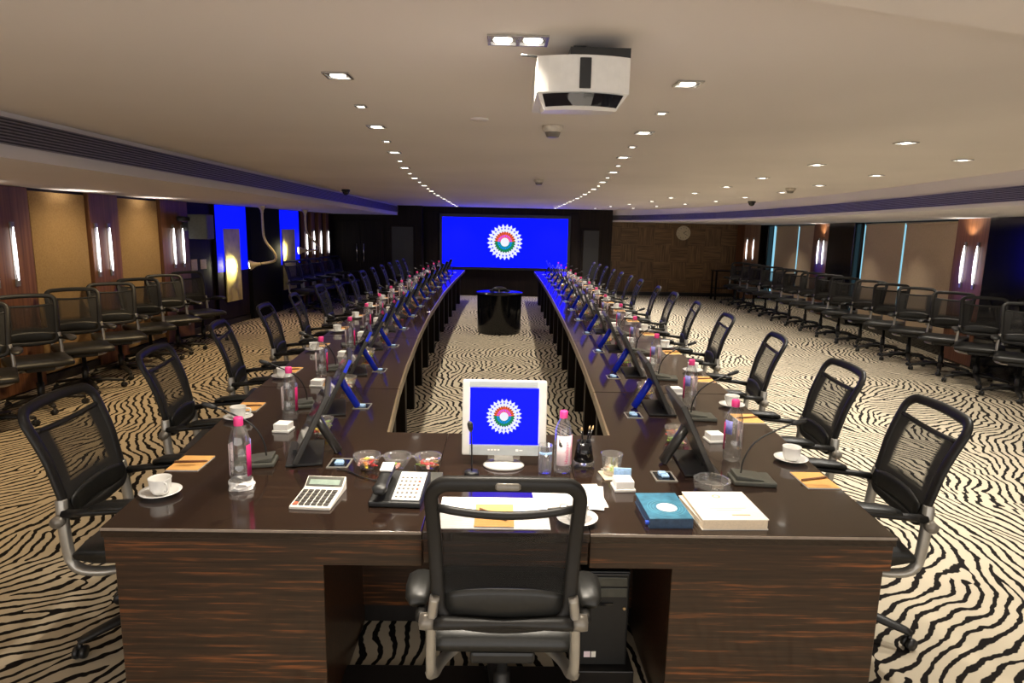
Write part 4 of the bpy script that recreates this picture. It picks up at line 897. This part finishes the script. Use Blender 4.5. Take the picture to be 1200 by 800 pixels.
# front bottle, glass, pen holder, tumbler
t = grow(make_bottle(True), 1.12); t.location = (.265, 2.57, TOP); t.rotation_euler.z = .10; tag(t, 'clear pink-capped bottle with white lettered label, right of white monitor', 'bottle')
t = thing('drinking_glass', 'empty clear drinking glass between white monitor and lettered bottle', 'glass', (.192, 2.565, TOP))
MB().lathe([(.001, .003), (.026, .001), (.028, .004), (.031, .118), (.0325, .12), (.029, .12), (.027, .01), (.001, .008)], 22).build('tumbler_wall', M['glass'], t); MB().add(*arc_band(.0315, .085, .095, -PI*.8, -PI*.2), True).build('printed_band', M['paleblue'], t)
t = thing('pencil_holder', 'black tapered pencil holder on a clear glass base', 'pen holder', (.363, 2.63, TOP))
MB().lathe([(.001, 0), (.042, 0), (.048, .006), (.048, .025), (.044, .032), (.001, .032)], 12).build('glass_base', M['glass'], t); MB().lathe([(.001, .0325), (.043, .0325), (.030, .115), (.026, .115), (.024, .05), (.001, .05)], 24).build('black_cone', M['blackgloss'], t)
MB().ball((0, -.01, .016), .012, (1, .8, .7)).build('blue_inlay', M['bluepl'], t)
for i, (dx, dy) in enumerate(((-.006, .01), (.012, .012), (.018, 0))):
    t = thing('pencil', 'black gold-tipped pencil in the pencil holder, %s' % ('leaning left', 'leaning right, rear', 'leaning right, front')[i], 'pencil', (.363+dx*.4, 2.63+dy*.4, TOP+.055))
    d_ = Vector((dx*1.6, dy, .12+.006*i)); MB().sweep([(0, 0, 0), tuple(d_*.86)], .0038, n=6).build('shaft', M['blackgloss'], t); MB().sweep([tuple(d_*.86), tuple(d_*.93), tuple(d_)], .0045, n=6, taper=[1, 1, .2]).build('tip', M['gold'], t)
o = MB().box(-.05, .05, -.05, .05, 0, .004).build('coaster', M['creampage'], None, .001, loc=(.475, 2.535, TOP), rz=.15); tag(o, 'pale square paper coaster under the candy tumbler', 'coaster')
t = thing('tumbler', 'short clear tumbler holding candies on a paper coaster', 'glass', (.468, 2.54, TOP+.0045))
MB().lathe([(.001, .003), (.030, .001), (.033, .004), (.045, .088), (.0465, .09), (.043, .09), (.031, .014), (.001, .012)], 24).build('tumbler_wall', M['glass'], t)
candies(.468, 2.54, TOP+.027, 8, 'small wrapped candy in the short tumbler', .020)
NAP.put('white square napkin box in front of the candy tumbler', (.492, 2.40, TOP), .06)
o = MB().box(-.035, .035, -.004, .004, 0, .062).build('folded_card', M['paleblue'], None, .001, loc=(.50, 2.462, TOP), rz=-.1); tag(o, 'pale blue folded card behind the white napkin box', 'card')
# books
t = thing('book', 'thick blue hardback book with white oval at the front right edge', 'book', (.592, 2.165, TOP), .03)
MB().box(-.072, .072, -.105, .105, .003, .033).build('pages', M['tealdk'], t); b = MB(); b.box(-.076, .076, -.109, .109, 0, .003); b.build('back_cover', M['tealdk'], t)
cv = MB().box(-.076, .076, -.109, .109, .033, .037).build('front_cover', M['teal'], t, .001); MB().box(-.076, .076, -.1095, -.1055, .003, .033).build('spine', M['tealdk'], t)
b = MB(); b.add([(.036*math.cos(2*PI*i/28)+.008, .036*math.sin(2*PI*i/28)-.02, .0374) for i in range(28)], [tuple(range(28))]); b.build('white_oval', M['paper'], cv)
b = MB()
for rr in (.046, .056, .066): 
    v = [(q*math.cos(2*PI*i/36)+.006, q*math.sin(2*PI*i/36)-.02, .0373) for i in range(36) for q in (rr, rr+.0022)]
    b.add(v, [(2*i, 2*i+1, 2*((i+1) % 36)+1, 2*((i+1) % 36)) for i in range(36)])
b.build('printed_rings', M['ring'], cv)
MB().box(-.083, -.072, -.09, -.075, .006, .015).build('ribbon_marker', M['ribbon'], t)
def white_book(label, x, y, z, w, d, h, rz, printed):
    t = thing('book', label, 'book', (x, y, z), rz)
    MB().box(-w/2+.003, w/2-.003, -d/2+.002, d/2-.002, .003, h-.003).build('pages', M['creampage'], t); MB().box(-w/2, w/2, -d/2, d/2, 0, .003).build('back_cover', M['cream'], t)
    c = MB().box(-w/2, w/2, -d/2, d/2, h-.003, h).build('front_cover', M['cream'], t)
    if printed:
        b = MB(); v = [(q*math.cos(2*PI*i/28), .075+q*math.sin(2*PI*i/28), h+.0004) for i in range(28) for q in (.010, .015)]
        b.add(v, [(2*i, 2*i+1, 2*((i+1) % 28)+1, 2*((i+1) % 28)) for i in range(28)]); b.box(-.0, .065, -.088, -.080, h+.0001, h+.0005); b.build('gold_print', M['gold'], c)
        b = MB(); b.box(-.06, .07, -.03, -.026, h+.0001, h+.0004).box(-.04, .05, -.045, -.041, h+.0001, h+.0004); b.build('faint_print', M['creampage'], c)
white_book('slim cream book peeking out between the blue book and the big cream book', .722, 2.18, TOP, .06, .22, .022, .09, False)
white_book('large cream square book with gold ring print at the front right edge', .812, 2.17, TOP, .232, .24, .038, .03, True)
t = thing('glass_ashtray', 'ribbed clear glass dish behind the large cream book', 'dish', (.845, 2.40, TOP))
b = MB(); seg = 40; prof = [(.055, 0), (.066, .012), (.070, .045), (.062, .045), (.058, .016), (.001, .012)]
v = []
for j, (r_, z) in enumerate(prof):
    for i in range(seg): v.append(((r_+(.003 if i % 4 < 2 and j in (1, 2) else 0))*math.cos(2*PI*i/seg), (r_+(.003 if i % 4 < 2 and j in (1, 2) else 0))*math.sin(2*PI*i/seg), z))
b.add(v, [(j*seg+i, j*seg+(i+1) % seg, (j+1)*seg+(i+1) % seg, (j+1)*seg+i) for j in range(len(prof)-1) for i in range(seg)]); b.build('ribbed_wall', M['glass'], t)
# computer tower under the table
t = thing('computer_tower', 'black computer tower standing under the head table, right of the chair', 'computer', (.42, 2.40, 0))
MB().box(-.095, .095, -.12, .19, .06, .46).build('case', M['black'], t, .004); MB().box(-.09, .09, -.128, -.1205, .066, .455).build('front_bezel', M['black'], t, .004)
for z in (.405, .36): MB().box(-.082, .082, -.133, -.1285, z, z+.038).build('drive_bay', M['mic'], t, .002)
MB().box(-.05, .03, -.136, -.1285, .325, .335).build('bay_latch', M['scrdark'], t); MB().lathe([(.001, 0), (.007, 0), (.006, .004), (.001, .004)], 12, Matrix.Translation((.075, -.1285, .31)) @ RX).build('power_button', M['gold'], t)
MB().box(-.075, -.05, -.130, -.1283, .10, .125).build('sticker', M['paleink'], t); MB().box(-.046, -.028, -.130, -.1283, .10, .125).build('sticker', M['cream'], t)
o = MB().box(-.12, .12, -.16, .20, 0, .06).build('tower_plinth', M['skirting'], None, .004, loc=(.42, 2.40, 0)); tag(o, 'low black plinth under the computer tower', 'plinth')
